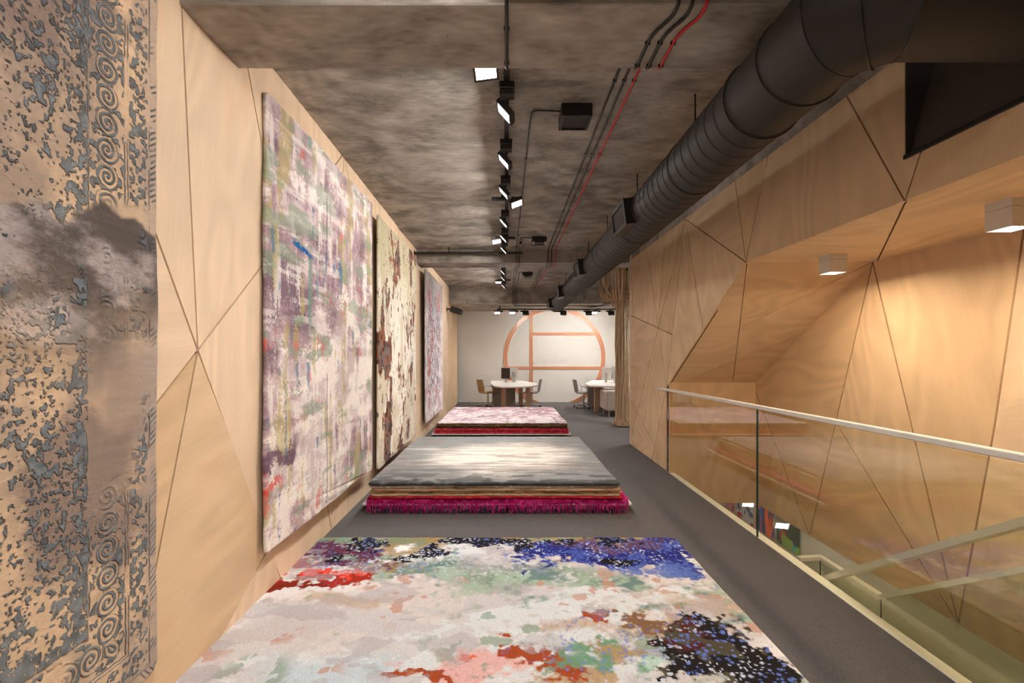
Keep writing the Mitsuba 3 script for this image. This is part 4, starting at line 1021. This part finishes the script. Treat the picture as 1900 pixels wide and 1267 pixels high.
for i, (xa, xb, yb, mt, lb) in enumerate(((1345, 1364, 952, 'mat_pic_a', 'pale picture furthest left on the white wall of the floor below'), (1369, 1398, 977, 'mat_pic_b', 'picture with white and red figures on the floor below'),
                                          (1404, 1437, 1002, 'mat_pic_c', 'red and blue striped picture on the wall of the floor below'), (1443, 1485, 1033, 'mat_pic_d', 'green picture with red figures, rightmost on the floor below'))):
    X = XP - .005
    p0, p1 = on_x(xa, yb, X), on_x(xb, yb, X); zb = p1[2]
    k = thing('framed_picture', lb, 'picture')
    part(k, 'print', bx(X - .018, X - .008, p1[1] + .0, p0[1], zb, zb + 1.15), mt)
    part(k, 'mount', bx(X - .009, X + .006, p1[1] + .02, p0[1] - .02, zb + .02, zb + 1.13), 'mat_white_metal')
tb = thing('lamp_track', 'lamp track below the timber wall on the floor below', 'track')
part(tb, 'rail', bx(3.36, 3.39, 2.0, 9.5, ZL - .06, ZL - .03), 'mat_white_metal')
part(tb, 'bracket', bx(3.365, 3.385, 4.0, 4.05, ZL - .035, ZL + .001), 'mat_white_metal')
for (px, py, lb) in ((1388, 935, 'lamp beside the pictures of the floor below, further away'), (1451, 975, 'white framed lamp in front of the pictures of the floor below')):
    c = on_x(px, py, 3.40)
    k = thing('track_lamp', lb, 'track lamp')
    part(k, 'stem', bx(3.368, 3.382, c[1] - .012, c[1] + .012, c[2] + .02, ZL - .055), 'mat_white_metal')
    lamp_head(k, c, (-.22, -.72, -.60), (.2, .6, -.6), .14, .11, .07, np.array(COOL) * 150, 'mat_white_metal')
for i, (x, y) in enumerate(((4.6, 6.2), (4.6, 8.6))):
    k = thing('downlight', 'round downlight in the ceiling of the floor below, outside the picture', 'downlight', 'downlights of the floor below')
    z = ZL - .01 if x > 3 else -.31
    part(k, 'rim', lathe([(.10, 0), (.13, 0), (.13, .012), (.10, .012)], (x, y, z - .002), (0, 0, 1), 20), 'mat_white_metal', smooth=40)
    ang = np.arange(20) * 2 * np.pi / 20
    dk = trimesh.Trimesh(np.vstack([np.column_stack([x + .1 * np.cos(ang), y + .1 * np.sin(ang), np.full(20, z + .004)]), [[x, y, z + .004]]]), [[20, (s + 1) % 20, s] for s in range(20)], process=False)
    emit(k, 'lens', dk, np.array(COOL) * (300 if x > 3 and y > 5 else 14))

# ================================================================== ROPE TREE
rt = thing('rope_tree', 'column of hanging beige ropes spreading into loops at the ceiling', 'rope sculpture')
RC = np.array([2.50, 9.9]); g = np.random.default_rng(4)
part(rt, 'core', lathe([(.001, 0), (.085, 0), (.085, SLAB), (.001, SLAB)], (RC[0], RC[1], .002), (0, 0, 1), 16), 'mat_rope')
ms = []
for i in range(46):
    a = 2 * math.pi * i / 46 + g.normal(0, .05); r = .115 + g.uniform(-.012, .03); pts = []
    ph = g.uniform(0, 6); am = g.uniform(.004, .016); tw = g.normal(0, .12)
    for z in np.linspace(.02, 2.95, 16):
        fl = .05 * max(0, 1 - z / .35) ** 2 + .03 * max(0, (z - 2.6) / .4) ** 2
        aa = a + tw * z / 3 + .05 * math.sin(z * 3 + ph)
        rr = r + fl + am * math.sin(z * 5 + ph)
        pts.append((RC[0] + rr * math.cos(aa), RC[1] + rr * math.sin(aa), z))
    ms.append(tube(pts, .0125, 6))
part(rt, 'rope_bundle', cat(*ms), 'mat_rope', 'vertical ropes', 'stuff', smooth=True)
for i in range(40):
    a = 2 * math.pi * i / 40 * 3.0 + g.normal(0, .25); r1_ = g.uniform(.30, .52); drop = g.uniform(.25, .52); a2 = a + g.normal(0, .5)
    p0 = np.array([RC[0] + .11 * math.cos(a2), RC[1] + .11 * math.sin(a2), 2.86 + g.uniform(-.12, .12)])
    p3 = np.array([RC[0] + r1_ * math.cos(a), RC[1] + r1_ * math.sin(a), SLAB - .01])
    p1 = p0 * [1, 1, 1] + np.array([.25 * math.cos(a), .25 * math.sin(a), -drop * .6]); p2 = p3 + np.array([.08 * math.cos(a), .08 * math.sin(a), -drop * 1.7])
    w = np.linspace(0, 1, 15)[:, None]; pts = (1 - w) ** 3 * p0 + 3 * w * (1 - w) ** 2 * p1 + 3 * w * w * (1 - w) * p2 + w ** 3 * p3
    part(rt, 'rope_loop', tube(pts, .018, 6), 'mat_rope', smooth=True)
ms = []
for i in range(110):
    a = g.uniform(0, 6.28); r = g.uniform(.1, .27); b = a + g.normal(0, .6); L = g.uniform(.08, .2)
    p0 = np.array([RC[0] + .11 * math.cos(a), RC[1] + .11 * math.sin(a), g.uniform(.06, .2)]); p2 = np.array([RC[0] + r * math.cos(b), RC[1] + r * math.sin(b), .012 + g.uniform(0, .02)])
    p1 = (p0 + p2) / 2 + [0, 0, g.uniform(.0, .08)]
    w = np.linspace(0, 1, 6)[:, None]; ms.append(tube((1 - w) ** 2 * p0 + 2 * w * (1 - w) * p1 + w * w * p2, .008, 5))
part(rt, 'frayed_ends', cat(*ms), 'mat_rope', 'frayed rope ends on the floor', 'stuff', smooth=True)
part(rt, 'ceiling_ring', bx(RC[0] - .6, RC[0] + .6, RC[1] - .03, RC[1] + .03, SLAB - .035, SLAB + .001), 'mat_black', 'black ceiling bar')

# ================================================================== DESKS
def desk(label, outline_px, z, legs, name='desk'):
    k = thing(name, label, 'desk')
    P = Polygon([on_z(x, y, z)[:2] for x, y in outline_px]).buffer(-.06, join_style=1).buffer(.06, 6)
    m = extrude(P, .028); m.apply_translation([0, 0, z - .028]); part(k, 'table_top', m, 'mat_desk_white', 'white table top')
    m = extrude(P.buffer(-.006), .012); m.apply_translation([0, 0, z - .04]); part(k, 'edge', m, 'mat_oak', 'oak edge below the top')
    for x, y in legs:
        part(k, 'leg', trimesh.convex.convex_hull(np.array([(x + s * a, y + t * a, zz) for zz, a in ((0, .060), (z - .04, .060)) for s in (-1, 1) for t in (-1, 1)])), 'mat_oak', 'oak leg')
    return k
k = desk('white topped desk with oak legs before the back wall, left of the ring', [(917, 715.5), (930, 717), (985, 716.5), (997.5, 714), (996, 711), (970, 706.2), (911, 706.2), (910, 711)], .74, [(-.08, 12.30), (.57, 12.32), (-.35, 13.6), (.42, 13.6)])
part(k, 'modesty_panel', bx(-.05, .24, 12.75, 12.79, .03, .70, .004), 'mat_felt_grey', 'grey felt panel')
part(k, 'side_panel', bx(-.42, -.14, 13.30, 13.34, .03, .70, .004), 'mat_felt_grey', 'grey felt panel')
k = desk('white topped desk with oak legs behind the rope tree', [(1085, 712), (1096, 715.8), (1180, 716), (1190, 706), (1098, 705.4)], .74, [(2.45, 12.45), (3.3, 12.45), (2.75, 13.5), (3.3, 13.5)])
part(k, 'modesty_panel', bx(2.30, 2.75, 13.0, 13.04, .03, .70, .004), 'mat_felt_grey', 'grey felt panel')

def chair(label, x, y, rot, mat, base):
    k = thing('office_chair', label, 'office chair')
    M = trimesh.transformations.rotation_matrix(rot, [0, 0, 1]); M[:3, 3] = [x, y, 0]
    def pl(m): m = m.copy(); m.apply_transform(M); return m
    part(k, 'seat', pl(bx(-.21, .21, -.20, .21, .42, .46, .015)), mat)
    b = []
    for i in range(7):   # curved back shell, behind the sitter at -y
        a0, a1 = -.6 + i * 1.2 / 7, -.6 + (i + 1) * 1.2 / 7
        P = [(.36 * math.sin(a), -.20 - .36 * (math.cos(a) - math.cos(.6)) * .6 - lean, zz) for a in (a0, a1) for zz, lean in ((.47, 0), (.82, .06))]
        b.append(trimesh.convex.convex_hull(np.vstack([np.array(P), np.array(P) + [0, -.014, 0]])))
    part(k, 'backrest', pl(cat(*b)), mat)
    for s in (-1, 1):
        part(k, 'armrest', pl(tube(path((s * .21, .02, .44), (s * .27, .02, .46), (s * .27, .02, .63), (s * .27, -.16, .64), rad=.05), .012, 6)), base, smooth=True)
    part(k, 'post', pl(tube([(0, 0, .09), (0, 0, .42)], .025, 10)), 'mat_chrome', smooth=40)
    for i in range(5):
        a = i * 2 * math.pi / 5 + .3
        part(k, 'foot', pl(tube([(.0, 0, .11), (.16 * math.cos(a), .16 * math.sin(a), .085), (.29 * math.cos(a), .29 * math.sin(a), .06)], np.array([.02, .017, .012]), 6)), base, smooth=True)
        part(k, 'caster', pl(trimesh.creation.icosphere(1, .028).apply_translation([.29 * math.cos(a), .29 * math.sin(a), .028])), 'mat_black', smooth=True)
    return k
chair('office chair with tan back at the left side of the left desk', -.55, 13.35, -math.pi / 2 + .5, 'mat_chair_tan', 'mat_white_metal')
chair('grey office chair at the right side of the left desk', .72, 13.35, math.pi / 2 - .2, 'mat_chair_grey', 'mat_steel')
chair('grey office chair with pale arms at the left side of the right desk', 2.22, 13.2, -math.pi / 2 + .1, 'mat_chair_grey', 'mat_white_metal')

def monitor(label, x, y, rot, w, h, zc, front):
    k = thing('monitor', label, 'monitor')
    M = trimesh.transformations.rotation_matrix(rot, [0, 0, 1]); M[:3, 3] = [x, y, 0]
    def pl(m): m = m.copy(); m.apply_transform(M); return m
    part(k, 'case', pl(bx(-w / 2, w / 2, -.012, .016, zc - h / 2, zc + h / 2, .005)), 'mat_white_metal')
    part(k, 'screen', pl(bx(-w / 2 + .006, w / 2 - .006, -.0145, -.0118, zc - h / 2 + .006, zc + h / 2 - .006)), 'mat_screen', 'dark screen')
    part(k, 'stand', pl(cat(bx(-.05, .05, .015, .03, .75, zc, .003), bx(-.11, .11, -.06, .10, .741, .752, .003))), 'mat_chrome')
    return k
monitor('monitor with dark screen facing the viewer on the left desk', -.008 + (939 - CX) * 13.2 / F, 13.2, -.35, .28, .32, EYE + (CY - 692.5) * 13.2 / F, True)
monitor('white back of a monitor turned away on the left desk', (953 - CX) * 13.35 / F, 13.35, math.pi + .35, .27, .28, EYE + (CY - 691) * 13.35 / F, False)
monitor('white monitor seen edge on, left one on the right desk', 2.86, 13.1, math.pi / 2 + .35, .45, .34, 1.0, False)
monitor('white monitor seen edge on behind the rope tree', 3.08, 13.0, math.pi / 2 + .2, .45, .36, 1.02, False)

sf = thing('pouf', 'pale upholstered square pouf on thin legs beside the rope tree', 'pouf')
sx0, sx1, sy0, sy1 = 2.44, 3.35, 11.2, 12.0
part(sf, 'cushion', bx(sx0, sx1, sy0, sy1, .16, .64, .03), 'mat_sofa')
for x in (sx0 + .08, sx1 - .08):
    for y in (sy0 + .08, sy1 - .08): part(sf, 'leg', tube([(x, y, 0), (x, y, .17)], .012, 8), 'mat_steel', smooth=40)
